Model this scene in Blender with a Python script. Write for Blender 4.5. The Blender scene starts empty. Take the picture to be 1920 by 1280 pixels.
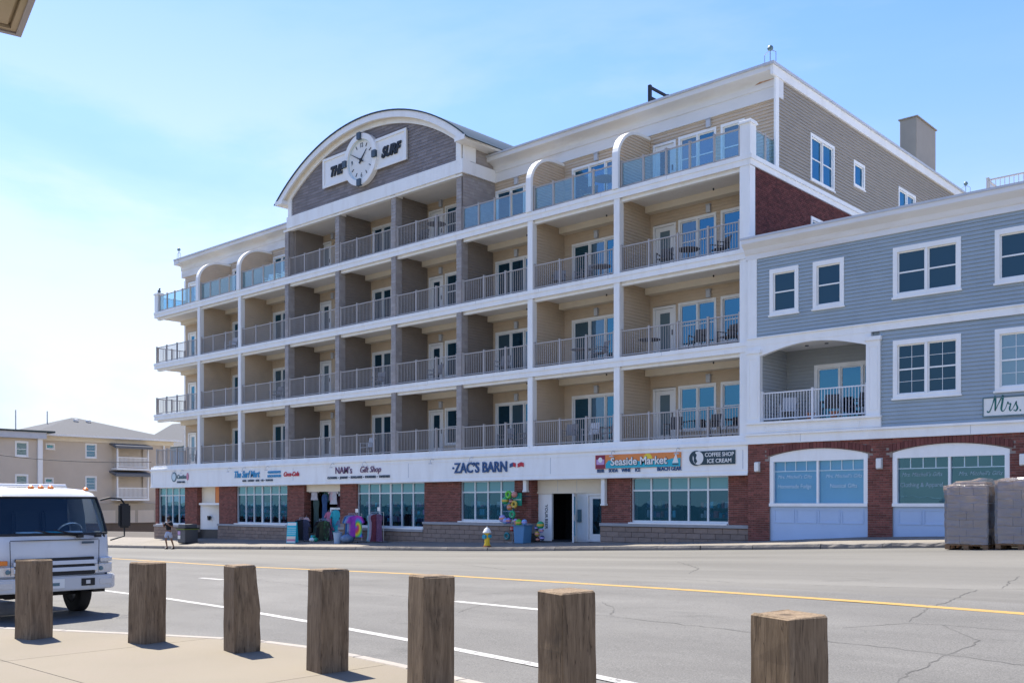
import bpy, bmesh, math, random
from mathutils import Vector, Matrix
random.seed(11)
R_ = math.radians
sc = bpy.context.scene
COL = sc.collection

# ------------------------------------------------------------------ camera, sky, sun, exposure
CZ = 1.6
cam = bpy.data.cameras.new('camera'); camo = bpy.data.objects.new('camera', cam); COL.objects.link(camo)
camo.location = (0, 0, CZ); camo.rotation_euler = (R_(90), 0, math.atan2(1847, 2006))
cam.sensor_width = 36; cam.lens = 1847 / 1920 * 36; cam.shift_y = (943 - 640) / 1920; cam.clip_end = 4000
sc.camera = camo

SUN = Vector((-.56, .118, 1)).normalized()          # towards the sun
w = bpy.data.worlds.new('World'); sc.world = w; w.use_nodes = True
nt = w.node_tree; nt.nodes.clear(); N = nt.nodes.new; L = nt.links.new
sky = N('ShaderNodeTexSky'); sky.sky_type = 'NISHITA'; sky.sun_disc = False
sky.sun_elevation = math.asin(SUN.z); sky.sun_rotation = math.atan2(SUN.x, SUN.y)
sky.air_density = 1.0; sky.dust_density = 0.3; sky.ozone_density = 4.0; sky.altitude = 0
hs = N('ShaderNodeHueSaturation'); hs.inputs['Saturation'].default_value = 1.2; hs.inputs['Hue'].default_value = .512; L(sky.outputs[0], hs.inputs['Color'])
tc = N('ShaderNodeTexCoord'); mp = N('ShaderNodeMapping'); mp.inputs['Scale'].default_value = (1.0, 1.0, 3.4)
mp.inputs['Rotation'].default_value = (0, R_(6), R_(18)); mp.inputs['Location'].default_value = (3.1, -1.2, 1.7)
L(tc.outputs['Generated'], mp.inputs['Vector'])
n1 = N('ShaderNodeTexNoise'); n1.inputs['Scale'].default_value = 1.6; n1.inputs['Detail'].default_value = 8; n1.inputs['Roughness'].default_value = .56
n1.inputs['Distortion'].default_value = .3
L(mp.outputs[0], n1.inputs['Vector'])
rp = N('ShaderNodeValToRGB'); rp.color_ramp.elements[0].position = .36; rp.color_ramp.elements[1].position = .62
rp.color_ramp.interpolation = 'EASE'; L(n1.outputs['Fac'], rp.inputs[0])
sx = N('ShaderNodeSeparateXYZ'); L(tc.outputs['Generated'], sx.inputs[0])       # thin cirrus gets denser towards the horizon
mr = N('ShaderNodeMapRange'); mr.inputs['From Min'].default_value = .52; mr.inputs['From Max'].default_value = .06
mr.inputs['To Min'].default_value = .0; mr.inputs['To Max'].default_value = .95; L(sx.outputs['Z'], mr.inputs['Value'])
mm0 = N('ShaderNodeMath'); mm0.operation = 'MULTIPLY'; L(rp.outputs[0], mm0.inputs[0]); L(mr.outputs[0], mm0.inputs[1])
lh = N('ShaderNodeMapRange'); lh.interpolation_type = 'SMOOTHSTEP'; lh.inputs['From Min'].default_value = .46; lh.inputs['From Max'].default_value = .0; lh.inputs['To Min'].default_value = .05; lh.inputs['To Max'].default_value = .96; L(sx.outputs['Z'], lh.inputs['Value'])   # sea haze low down
mm = N('ShaderNodeMath'); mm.operation = 'MAXIMUM'; L(mm0.outputs[0], mm.inputs[0]); L(lh.outputs[0], mm.inputs[1])
hz = N('ShaderNodeMix'); hz.data_type = 'RGBA'; L(rp.outputs[0], hz.inputs[0]); hz.inputs[6].default_value = (2.1, 2.45, 3.1, 1); hz.inputs[7].default_value = (3.5, 3.6, 3.8, 1)
mx = N('ShaderNodeMix'); mx.data_type = 'RGBA'; L(mm.outputs[0], mx.inputs[0])
L(hs.outputs[0], mx.inputs[6]); L(hz.outputs[2], mx.inputs[7])
bg = N('ShaderNodeBackground'); bg.inputs[1].default_value = .054
wo = N('ShaderNodeOutputWorld'); L(mx.outputs[2], bg.inputs[0]); L(bg.outputs[0], wo.inputs[0])

sl = bpy.data.lights.new('sun', 'SUN'); sl.energy = 2.0; sl.angle = R_(.53); sl.color = (1, .94, .83)
so = bpy.data.objects.new('sun', sl); COL.objects.link(so); so.rotation_euler = (-SUN).to_track_quat('-Z', 'Y').to_euler(); so.location = (0, 0, 60)

vs = sc.view_settings; vs.view_transform = 'Standard'; vs.look = 'None'; vs.gamma = 1; vs.exposure = 2.45; vs.use_curve_mapping = False
sc.cycles.max_bounces = 8; sc.cycles.transparent_max_bounces = 16; sc.cycles.diffuse_bounces = 4

# ------------------------------------------------------------------ helpers
class MB:
    def __init__(s): s.v = []; s.f = []
    def quad(s, *p):
        n = len(s.v); s.v += [tuple(q) for q in p]; s.f.append(tuple(range(n, n + len(p)))); return s
    def box(s, x0, x1, y0, y1, z0, z1):
        if x0 > x1: x0, x1 = x1, x0
        if y0 > y1: y0, y1 = y1, y0
        if z0 > z1: z0, z1 = z1, z0
        n = len(s.v)
        s.v += [(x0,y0,z0),(x1,y0,z0),(x1,y1,z0),(x0,y1,z0),(x0,y0,z1),(x1,y0,z1),(x1,y1,z1),(x0,y1,z1)]
        s.f += [tuple(n+i for i in q) for q in ((0,3,2,1),(4,5,6,7),(0,1,5,4),(1,2,6,5),(2,3,7,6),(3,0,4,7))]; return s
    def prism(s, poly, a0, a1, axis='Y'):
        """poly: list of 2D points; extruded along axis between a0 and a1 (XZ for Y, YZ for X, XY for Z)."""
        if axis == 'Y': fn = lambda p, a: (p[0], a, p[1])
        elif axis == 'X': fn = lambda p, a: (a, p[0], p[1])
        else: fn = lambda p, a: (p[0], p[1], a)
        n = len(s.v); k = len(poly)
        s.v += [fn(p, a0) for p in poly] + [fn(p, a1) for p in poly]
        s.f.append(tuple(n + i for i in range(k))); s.f.append(tuple(n + k + i for i in reversed(range(k))))
        for i in range(k):
            j = (i + 1) % k; s.f.append((n+i, n+k+i, n+k+j, n+j))
        return s
    def ring(s, outer, inner, a0, a1, axis='Y', closed=True):
        """band between two polylines of equal length, extruded along axis."""
        if axis == 'Y': fn = lambda p, a: (p[0], a, p[1])
        elif axis == 'X': fn = lambda p, a: (a, p[0], p[1])
        else: fn = lambda p, a: (p[0], p[1], a)
        k = len(outer); n = len(s.v)
        for a in (a0, a1):
            s.v += [fn(p, a) for p in outer]; s.v += [fn(p, a) for p in inner]
        rng = range(k if closed else k - 1)
        for i in rng:
            j = (i + 1) % k
            o0, o1, i0, i1 = n+i, n+j, n+k+i, n+k+j
            O0, O1, I0, I1 = o0+2*k, o1+2*k, i0+2*k, i1+2*k
            s.f += [(o0, o1, i1, i0), (O0, I0, I1, O1), (o0, O0, O1, o1), (i0, i1, I1, I0)]
        if not closed:
            s.f += [(n, n+k, n+3*k, n+2*k), (n+k-1, n+3*k-1, n+4*k-1, n+2*k-1)]
        return s
    def tube(s, pts, r, seg=8, cap=True):
        pts = [Vector(p) for p in pts]; n = len(s.v); m = len(pts)
        for i, p in enumerate(pts):
            t = (pts[min(i+1, m-1)] - pts[max(i-1, 0)]).normalized()
            a = t.orthogonal().normalized() if i == 0 else (a - t * a.dot(t)).normalized()
            b = t.cross(a); rr = r[i] if isinstance(r, (list, tuple)) else r
            for k in range(seg):
                an = 2*math.pi*k/seg; q = p + (a*math.cos(an) + b*math.sin(an))*rr; s.v.append(tuple(q))
        for i in range(m-1):
            for k in range(seg):
                j = (k+1) % seg; s.f.append((n+i*seg+k, n+i*seg+j, n+(i+1)*seg+j, n+(i+1)*seg+k))
        if cap: s.f.append(tuple(n+k for k in reversed(range(seg)))); s.f.append(tuple(n+(m-1)*seg+k for k in range(seg)))
        return s
    def lathe(s, prof, c=(0,0,0), seg=20, axis='Z', a0=0, a1=2*math.pi):
        """prof: (radius, height) pairs"""
        n = len(s.v); m = len(prof); full = abs(a1-a0-2*math.pi) < 1e-6; ks = seg if full else seg+1
        for r, h in prof:
            for k in range(ks):
                an = a0+(a1-a0)*k/seg; x, y = r*math.cos(an), r*math.sin(an)
                if axis == 'Z': p = (c[0]+x, c[1]+y, c[2]+h)
                elif axis == 'Y': p = (c[0]+x, c[1]+h, c[2]+y)
                else: p = (c[0]+h, c[1]+x, c[2]+y)
                s.v.append(p)
        for i in range(m-1):
            for k in range(seg):
                j = (k+1) % ks; s.f.append((n+i*ks+k, n+i*ks+j, n+(i+1)*ks+j, n+(i+1)*ks+k))
        return s
    def ball(s, c, r, seg=12, rings=8, sz=1.0):
        return s.lathe([(max(1e-4, r*math.sin(math.pi*i/rings)), -r*sz*math.cos(math.pi*i/rings)) for i in range(rings+1)], c, seg)
    def mesh(s, name, mat, off=(0,0,0), smooth=False, bevel=0, seg=1):
        me = bpy.data.meshes.new(name); o = off
        me.from_pydata([(x-o[0], y-o[1], z-o[2]) for x, y, z in s.v], [], s.f)
        bm = bmesh.new(); bm.from_mesh(me)
        if bevel:
            bmesh.ops.remove_doubles(bm, verts=bm.verts, dist=1e-5)
            bmesh.ops.bevel(bm, geom=[e for e in bm.edges if len(e.link_faces) == 2 and e.calc_face_angle(0) > .5], offset=bevel, segments=seg, affect='EDGES', clamp_overlap=True)
        bmesh.ops.recalc_face_normals(bm, faces=bm.faces)
        bm.to_mesh(me); bm.free()
        if smooth:
            for p in me.polygons: p.use_smooth = True
            try: me.set_sharp_from_angle(angle=R_(40))
            except Exception: pass
        if mat: me.materials.append(mat)
        return me
ORG = {}
def org(o): return ORG.get(o.name, (0, 0, 0)) if o else (0, 0, 0)
def obj(name, me, parent=None, loc=None, rot=None):
    o = bpy.data.objects.new(name, me); COL.objects.link(o)
    if parent: o.parent = parent; ORG[o.name] = org(parent)
    if loc: o.location = loc
    if rot: o.rotation_euler = rot
    return o
def part(name, mb, mat, parent, smooth=False, bevel=0, seg=1, kind=None, label=None):
    """mb holds world coordinates; the part hangs under an unrotated thing"""
    o = obj(name, mb.mesh(name, mat, org(parent), smooth, bevel, seg), parent)
    if kind: o['kind'] = kind
    if label: o['label'] = label
    return o
def lpart(name, mb, mat, parent, **k):
    """mb holds the thing's own local coordinates"""
    return obj(name, mb.mesh(name, mat, (0,0,0), k.get('smooth', False), k.get('bevel', 0), k.get('seg', 1)), parent)
def tag(o, label, cat, group=None):
    o['label'] = label; o['category'] = cat
    if group: o['group'] = group
    return o
def thing(name, label, cat, loc=(0,0,0), rz=0, group=None):
    o = bpy.data.objects.new(name, None); COL.objects.link(o); o.location = loc; o.rotation_euler = (0, 0, rz); o.empty_display_size = .3
    ORG[o.name] = tuple(loc) if rz == 0 else (0, 0, 0)
    return tag(o, label, cat, group)
def struct(name, mb, mat, **k):
    o = obj(name, mb.mesh(name, mat, (0,0,0), k.get('smooth', False)), k.get('parent')); o['kind'] = 'structure'; return o
def copy_tree(o, parent=None):
    c = o.copy(); COL.objects.link(c); c.parent = parent
    for ch in list(o.children): copy_tree(ch, c)
    return c

# ------------------------------------------------------------------ materials
def mat(name, col, rough=.6, var=.1, scale=2.0, bump=0, bscale=60, spec=.3, metal=0, island=0, stretch=(1,1,1), dirt=None, dscale=.7, rnd=0, fine=0, fscale=300):
    m = bpy.data.materials.new(name); m.use_nodes = True; t = m.node_tree; b = t.nodes['Principled BSDF']; n = t.nodes.new; l = t.links.new
    b.inputs['Roughness'].default_value = rough; b.inputs['Metallic'].default_value = metal; b.inputs['Specular IOR Level'].default_value = spec
    tcn = n('ShaderNodeTexCoord'); mpn = n('ShaderNodeMapping'); mpn.inputs['Scale'].default_value = stretch; l(tcn.outputs['Object'], mpn.inputs[0])
    nz = n('ShaderNodeTexNoise'); nz.inputs['Scale'].default_value = scale; nz.inputs['Detail'].default_value = 6; nz.inputs['Roughness'].default_value = .6; l(mpn.outputs[0], nz.inputs['Vector'])
    r = n('ShaderNodeMapRange'); r.inputs['From Min'].default_value = .25; r.inputs['From Max'].default_value = .75
    r.inputs['To Min'].default_value = 1-var; r.inputs['To Max'].default_value = 1+var; l(nz.outputs['Fac'], r.inputs['Value'])
    val = r.outputs[0]
    def mul(a, bsock):
        q = n('ShaderNodeMath'); q.operation = 'MULTIPLY'; l(a, q.inputs[0]); l(bsock, q.inputs[1]); return q.outputs[0]
    if island or rnd:
        if island: g = n('ShaderNodeNewGeometry'); s_ = g.outputs['Random Per Island']
        else: g = n('ShaderNodeObjectInfo'); s_ = g.outputs['Random']
        a = island or rnd
        q = n('ShaderNodeMapRange'); q.inputs['To Min'].default_value = 1-a; q.inputs['To Max'].default_value = 1+a; l(s_, q.inputs['Value']); val = mul(val, q.outputs[0])
    if fine:
        f2 = n('ShaderNodeTexNoise'); f2.inputs['Scale'].default_value = fscale; f2.inputs['Detail'].default_value = 3; l(tcn.outputs['Object'], f2.inputs['Vector'])
        q = n('ShaderNodeMapRange'); q.inputs['From Min'].default_value = .3; q.inputs['From Max'].default_value = .7; q.inputs['To Min'].default_value = 1-fine; q.inputs['To Max'].default_value = 1+fine
        l(f2.outputs['Fac'], q.inputs['Value']); val = mul(val, q.outputs[0])
    vm = n('ShaderNodeVectorMath'); vm.operation = 'SCALE'; vm.inputs[0].default_value = col[:3]; l(val, vm.inputs['Scale'])
    out = vm.outputs[0]
    if dirt:
        d = n('ShaderNodeTexNoise'); d.inputs['Scale'].default_value = dscale; d.inputs['Detail'].default_value = 8; d.inputs['Roughness'].default_value = .65; l(mpn.outputs[0], d.inputs['Vector'])
        cr = n('ShaderNodeValToRGB'); cr.color_ramp.elements[0].position = .5; cr.color_ramp.elements[1].position = .72; l(d.outputs['Fac'], cr.inputs[0])
        q = n('ShaderNodeMath'); q.operation = 'MULTIPLY'; q.inputs[1].default_value = dirt[3]; l(cr.outputs[0], q.inputs[0])
        mxn = n('ShaderNodeMix'); mxn.data_type = 'RGBA'; l(q.outputs[0], mxn.inputs[0]); l(out, mxn.inputs[6]); mxn.inputs[7].default_value = (*dirt[:3], 1); out = mxn.outputs[2]
    l(out, b.inputs['Base Color'])
    if bump:
        bn = n('ShaderNodeTexNoise'); bn.inputs['Scale'].default_value = bscale; bn.inputs['Detail'].default_value = 5; l(mpn.outputs[0], bn.inputs['Vector'])
        bp = n('ShaderNodeBump'); bp.inputs['Strength'].default_value = bump; bp.inputs['Distance'].default_value = .02; l(bn.outputs['Fac'], bp.inputs['Height']); l(bp.outputs[0], b.inputs['Normal'])
    return m
def glassmat(name, tint, through, refl=(.75, .9, 1), fmin=.12, ior=1.6, rough=.01):
    """window glass: fresnel mirror over a tinted see-through pane"""
    m = bpy.data.materials.new(name); m.use_nodes = True; t = m.node_tree; t.nodes.clear(); n = t.nodes.new; l = t.links.new
    o = n('ShaderNodeOutputMaterial'); g = n('ShaderNodeBsdfGlossy'); g.inputs['Roughness'].default_value = rough; g.inputs['Color'].default_value = (*refl, 1)
    tr = n('ShaderNodeBsdfTransparent'); tr.inputs['Color'].default_value = (*tint, 1)
    df = n('ShaderNodeBsdfDiffuse'); df.inputs['Color'].default_value = (tint[0]*.35, tint[1]*.35, tint[2]*.35, 1)
    m1 = n('ShaderNodeMixShader'); m1.inputs[0].default_value = through; l(df.outputs[0], m1.inputs[1]); l(tr.outputs[0], m1.inputs[2])
    fr = n('ShaderNodeFresnel'); geo = n('ShaderNodeNewGeometry'); im = n('ShaderNodeMapRange'); im.inputs['To Min'].default_value = ior; im.inputs['To Max'].default_value = 1/ior; l(geo.outputs['Backfacing'], im.inputs['Value']); l(im.outputs[0], fr.inputs['IOR'])
    bp = n('ShaderNodeBump'); bp.inputs['Strength'].default_value = .07; bp.inputs['Distance'].default_value = .02
    nz = n('ShaderNodeTexNoise'); nz.inputs['Scale'].default_value = 1.3; tcn = n('ShaderNodeTexCoord'); l(tcn.outputs['Object'], nz.inputs['Vector']); l(nz.outputs['Fac'], bp.inputs['Height'])
    l(bp.outputs[0], g.inputs['Normal'])
    ad = n('ShaderNodeMath'); ad.operation = 'ADD'; ad.use_clamp = True; ad.inputs[1].default_value = fmin; l(fr.outputs[0], ad.inputs[0])
    m2 = n('ShaderNodeMixShader'); l(ad.outputs[0], m2.inputs[0]); l(m1.outputs[0], m2.inputs[1]); l(g.outputs[0], m2.inputs[2]); l(m2.outputs[0], o.inputs[0])
    return m
M = {}
M['white'] = mat('white_paint', (.89,.88,.84), .45, .04, 1.2, dirt=(.66,.6,.52,.3), dscale=1.3, stretch=(1.4,1,.35))
M['cornice'] = mat('weathered_white_paint', (.76,.75,.73), .55, .05, 1.5, dirt=(.52,.44,.36,.5), dscale=.45, stretch=(.5,1,2))
M['cream'] = mat('cream_trim', (.78,.7,.56), .5, .04)
M['soffit'] = mat('soffit_panel', (.8,.77,.72), .6, .04)
M['tan'] = mat('tan_clapboard', (.62,.495,.355), .55, .06, 1.5, dirt=(.33,.27,.2,.3))
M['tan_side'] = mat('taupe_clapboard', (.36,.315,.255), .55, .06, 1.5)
M['gray'] = mat('grey_shingle', (.235,.21,.205), .7, .1, 2, island=.16)
M['graydark'] = mat('dark_taupe_clapboard', (.29,.245,.205), .7, .08, 2)
M['pier'] = mat('grey_pier_shingle', (.36,.325,.3), .7, .1, 2, island=.1)
M['rail'] = mat('grey_railing_paint', (.43,.4,.375), .45, .04)
M['white_rail'] = mat('white_railing_paint', (.75,.75,.75), .4, .04)
M['blue'] = mat('blue_grey_clapboard', (.35,.41,.44), .55, .06, 1.2, dirt=(.22,.27,.3,.3))
M['brick'] = mat('red_brick', (.2,.068,.052), .8, .15, 8, island=.3, bump=.3)
M['brick_dark'] = mat('dark_red_brick', (.125,.036,.03), .8, .15, 8, island=.35, bump=.3)
M['mortar'] = mat('mortar', (.3,.25,.22), .9, .1)
M['mortar_dark'] = mat('dark_mortar', (.14,.09,.08), .9, .1)
M['block'] = mat('split_face_block', (.27,.2,.155), .85, .15, 5, rnd=.12, bump=.6, bscale=25)
M['ledge'] = mat('cast_stone_sill', (.36,.35,.34), .8, .1, 4, bump=.2)
M['roof'] = mat('dark_roof_edge', (.035,.055,.06), .5, .2)
M['metal'] = mat('galvanised_metal', (.45,.46,.48), .35, .1, metal=.8)
M['black'] = mat('black_paint', (.02,.02,.022), .45, .1)
M['flash'] = mat('grey_roof_flashing', (.52,.54,.57), .4, .06)
M['pane'] = glassmat('window_glass', (.03,.07,.11), .0, (.16,.5,.8), .24, 1.55)
M['pane_dark'] = glassmat('dark_window_glass', (.07,.14,.2), .0, (.16,.32,.44), .08, 1.5)
M['pane_blind'] = glassmat('window_glass_with_blind', (.4,.55,.6), .0, (.45,.72,.95), .14, 1.55)
M['pane_curtain'] = glassmat('window_glass_with_curtain', (.14,.24,.3), .0, (.4,.68,.95), .14, 1.55)
M['shopglass'] = glassmat('shop_window_glass', (.48,.62,.74), .97, (.3,.68,.86), .12, 1.5)
M['frost'] = glassmat('transom_glass_film', (.4,.78,.86), .1, (.35,.75,.85), .1, 1.5)
M['railglass'] = glassmat('blue_railing_glass', (.42,.72,.88), .82, (.75,.92,1), .1, 1.5)
M['alu'] = mat('aluminium_window_frame', (.62,.66,.68), .35, .04, metal=.3)
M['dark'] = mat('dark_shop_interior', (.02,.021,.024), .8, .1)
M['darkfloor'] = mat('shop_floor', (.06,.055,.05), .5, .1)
M['conc'] = mat('sidewalk_concrete', (.21,.188,.158), .85, .08, 1.0, rnd=.03, bump=.25, bscale=90, fine=.1, fscale=60)
M['plaza'] = mat('plaza_concrete', (.196,.168,.125), .85, .07, .8, rnd=.025, bump=.2, bscale=120, fine=.09, fscale=110, dirt=(.19,.155,.125,.4), dscale=1.6)
M['joint'] = mat('dark_joint', (.08,.07,.06), .9, .1)
M['kerb'] = mat('granite_kerb', (.17,.155,.14), .8, .2, 3, bump=.5, bscale=20, rnd=.1)
M['kerb_light'] = mat('pale_granite_kerb', (.3,.27,.235), .8, .1, 4, bump=.3, rnd=.05)
M['ground'] = mat('sandy_ground', (.2,.18,.15), .9, .15, .05)
M['yellow'] = mat('yellow_road_paint', (.42,.24,.05), .7, .1, 6, fine=.12, fscale=90)
M['wood'] = None
def wornpaint(name, col, under, amt=.5):
    m = mat(name, col, .7, .08, 3, fine=.12, fscale=120); t = m.node_tree; b = t.nodes['Principled BSDF']; n = t.nodes.new; l = t.links.new
    src = b.inputs['Base Color'].links[0].from_socket; tcn = n('ShaderNodeTexCoord')
    nz = n('ShaderNodeTexNoise'); nz.inputs['Scale'].default_value = 9; nz.inputs['Detail'].default_value = 9; nz.inputs['Roughness'].default_value = .75; l(tcn.outputs['Object'], nz.inputs['Vector'])
    cr = n('ShaderNodeValToRGB'); cr.color_ramp.elements[0].position = amt; cr.color_ramp.elements[1].position = amt+.05; l(nz.outputs['Fac'], cr.inputs[0])
    mxn = n('ShaderNodeMix'); mxn.data_type = 'RGBA'; l(cr.outputs[0], mxn.inputs[0]); l(src, mxn.inputs[6]); mxn.inputs[7].default_value = (*under, 1); l(mxn.outputs[2], b.inputs['Base Color'])
    return m
def asphalt(name, c0, c1, speck, streak):
    m = bpy.data.materials.new(name); m.use_nodes = True; t = m.node_tree; b = t.nodes['Principled BSDF']; n = t.nodes.new; l = t.links.new
    b.inputs['Roughness'].default_value = .82; b.inputs['Specular IOR Level'].default_value = .3
    tcn = n('ShaderNodeTexCoord'); mpn = n('ShaderNodeMapping'); mpn.inputs['Scale'].default_value = (streak, 1, 1); l(tcn.outputs['Object'], mpn.inputs[0])
    a = n('ShaderNodeTexNoise'); a.inputs['Scale'].default_value = .55; a.inputs['Detail'].default_value = 7; a.inputs['Roughness'].default_value = .62; l(mpn.outputs[0], a.inputs['Vector'])
    cr = n('ShaderNodeValToRGB'); cr.color_ramp.elements[0].position = .32; cr.color_ramp.elements[1].position = .68
    cr.color_ramp.elements[0].color = (*c0, 1); cr.color_ramp.elements[1].color = (*c1, 1); l(a.outputs['Fac'], cr.inputs[0])
    s = n('ShaderNodeTexNoise'); s.inputs['Scale'].default_value = 55; s.inputs['Detail'].default_value = 4; s.inputs['Roughness'].default_value = .8; l(tcn.outputs['Object'], s.inputs['Vector'])
    mr_ = n('ShaderNodeMapRange'); mr_.inputs['From Min'].default_value = .3; mr_.inputs['From Max'].default_value = .7; mr_.inputs['To Min'].default_value = 1-speck; mr_.inputs['To Max'].default_value = 1+speck; l(s.outputs['Fac'], mr_.inputs['Value'])
    v = n('ShaderNodeVectorMath'); v.operation = 'SCALE'; l(cr.outputs[0], v.inputs[0]); l(mr_.outputs[0], v.inputs['Scale']); l(v.outputs[0], b.inputs['Base Color'])
    m2 = n('ShaderNodeMapping'); m2.inputs['Scale'].default_value = (.02, .5, 1); m2.inputs['Rotation'].default_value = (0, 0, .11); l(tcn.outputs['Object'], m2.inputs[0]); tk = n('ShaderNodeTexNoise'); tk.inputs['Scale'].default_value = 1.6; tk.inputs['Detail'].default_value = 3; l(m2.outputs[0], tk.inputs['Vector'])
    q1 = n('ShaderNodeMapRange'); q1.inputs['From Min'].default_value = .3; q1.inputs['From Max'].default_value = .7; q1.inputs['To Min'].default_value = .86; q1.inputs['To Max'].default_value = 1.1; l(tk.outputs['Fac'], q1.inputs['Value'])
    m3 = n('ShaderNodeMapping'); m3.inputs['Scale'].default_value = (.35, .8, 1); l(tcn.outputs['Object'], m3.inputs[0]); oi = n('ShaderNodeTexNoise'); oi.inputs['Scale'].default_value = 1.4; oi.inputs['Detail'].default_value = 8; oi.inputs['Roughness'].default_value = .65; l(m3.outputs[0], oi.inputs['Vector'])
    q2 = n('ShaderNodeMapRange'); q2.inputs['From Min'].default_value = .6; q2.inputs['From Max'].default_value = .74; q2.inputs['To Min'].default_value = 1; q2.inputs['To Max'].default_value = .72; l(oi.outputs['Fac'], q2.inputs['Value'])
    q3 = n('ShaderNodeMath'); q3.operation = 'MULTIPLY'; l(q1.outputs[0], q3.inputs[0]); l(q2.outputs[0], q3.inputs[1]); v2 = n('ShaderNodeVectorMath'); v2.operation = 'SCALE'; l(v.outputs[0], v2.inputs[0]); l(q3.outputs[0], v2.inputs['Scale']); l(v2.outputs[0], b.inputs['Base Color'])
    bp = n('ShaderNodeBump'); bp.inputs['Strength'].default_value = .35; bp.inputs['Distance'].default_value = .01; l(s.outputs['Fac'], bp.inputs['Height']); l(bp.outputs[0], b.inputs['Normal'])
    return m
M['asphalt'] = asphalt('worn_asphalt', (.105,.101,.094), (.142,.137,.127), .5, .6)
M['asphalt2'] = asphalt('pale_far_lane_asphalt', (.116,.111,.101), (.154,.148,.134), .25, .12)
M['whiteline'] = wornpaint('white_road_paint', (.36,.35,.335), (.14,.135,.127), .55)
M['yellow'] = wornpaint('yellow_road_paint', (.36,.225,.065), (.14,.135,.125), .58)
M['crack'] = mat('crack_filler', (.088,.085,.08), .9, .3, 12)

# ------------------------------------------------------------------ terrain
def interp(P, x):
    if x <= P[0][0]: return P[0][1]
    for (a, b), (c, d) in zip(P, P[1:]):
        if x <= c: return b + (d-b)*(x-a)/(c-a)
    return P[-1][1]
ZK = [(-140,-2.4),(-90,-1.75),(-50.5,-.9),(-26.4,-.24),(-15.2,.17),(-9.2,.42),(0,.75),(40,1.6)]
ZF = [(-140,-2.0),(-59.4,-.61),(-31.3,-.12),(-22,.12),(-17,.29),(-12.7,.56),(-8,.7),(40,1.7)]
zk = lambda X: interp(ZK, X); zf = lambda X: interp(ZF, X)
def zn(X): return -.12 + (.0175*(X+6) if X < -6 else 0)
def zr(X, Y):
    t = max(0, min(1, (Y-6)/21.2)); return zn(X)*(1-t) + zk(X)*t
def zs(X, Y):
    t = (Y-27.4)/3.1; return (zk(X)+.14)*(1-t) + zf(X)*t
g = MB().quad((-1800,-1800,-2.9),(1800,-1800,-2.9),(1800,1800,-2.9),(-1800,1800,-2.9)); struct('ground', g, M['ground'])
SEAM = [(-140,23),(-40,19.6),(-21.6,17.5),(-10,16),(-4,15.0),(10,13.4),(40,11)]
def grid(xs, rows, zfun):
    mb = MB(); k = rows+1
    for x, (ya, yb) in xs:
        for j in range(k):
            y = ya+(yb-ya)*j/rows; mb.v.append((x, y, zfun(x, y)))
    for i in range(len(xs)-1):
        for j in range(rows): a = i*k+j; mb.f.append((a, a+k, a+k+1, a+1))
    return mb
xs = [-140+2.5*i for i in range(73)]
struct('road', grid([(x, (-14, interp(SEAM, x))) for x in xs], 16, zr), M['asphalt'], smooth=True)
struct('road_far_lane', grid([(x, (interp(SEAM, x), 27.2)) for x in xs], 8, zr), M['asphalt2'], smooth=True)
def ribbon(name, pts, w, m, zfun=zr, up=.004, wobble=0, step=.5):
    P = []
    for (a, b), (c, d) in zip(pts, pts[1:]):
        n_ = max(1, int(math.hypot(c-a, d-b)/step))
        P += [(a+(c-a)*i/n_, b+(d-b)*i/n_) for i in range(n_)]
    P.append(pts[-1])
    if wobble: P = [P[0]]+[(x+random.uniform(-wobble, wobble), y+random.uniform(-wobble, wobble)) for x, y in P[1:-1]]+[P[-1]]
    mb = MB(); n = len(P)
    for i, (x, y) in enumerate(P):
        a, b = P[max(0, i-1)], P[min(n-1, i+1)]; tx, ty = b[0]-a[0], b[1]-a[1]; q = math.hypot(tx, ty) or 1; tx /= q; ty /= q
        ww = w*(random.uniform(.45, 1.3) if wobble else 1)/2
        for s in (-1, 1): X, Y = x-ty*ww*s, y+tx*ww*s; mb.v.append((X, Y, zfun(X, Y)+up))
    for i in range(n-1): mb.f.append((2*i, 2*i+1, 2*i+3, 2*i+2))
    return struct(name, mb, m)
ribbon('yellow_centre_line', [(-90,22.2),(-38.6,18.3),(-28.3,17.0),(-20.2,16.4),(-16.7,16.1),(-9.6,14.95),(-6.2,14.35),(-3.8,14.0),(8,12.3)], .21, M['yellow'])
ribbon('white_edge_line', [(-60,13.2),(-30,10.7),(-21.3,9.9),(-18,9.6),(-15.3,9.25),(-12.1,8.72),(-9.4,8.23),(-6.7,7.7),(-5.3,7.45),(6,5.6)], .14, M['whiteline'])
for a, b in (((-23.04,13.2),(-21.7,13.05)), ((-12.2,11.8),(-9.3,11.38)), ((-35,14.8),(-32,14.4))): ribbon('white_lane_dash', [a, b], .17, M['whiteline'])
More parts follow.
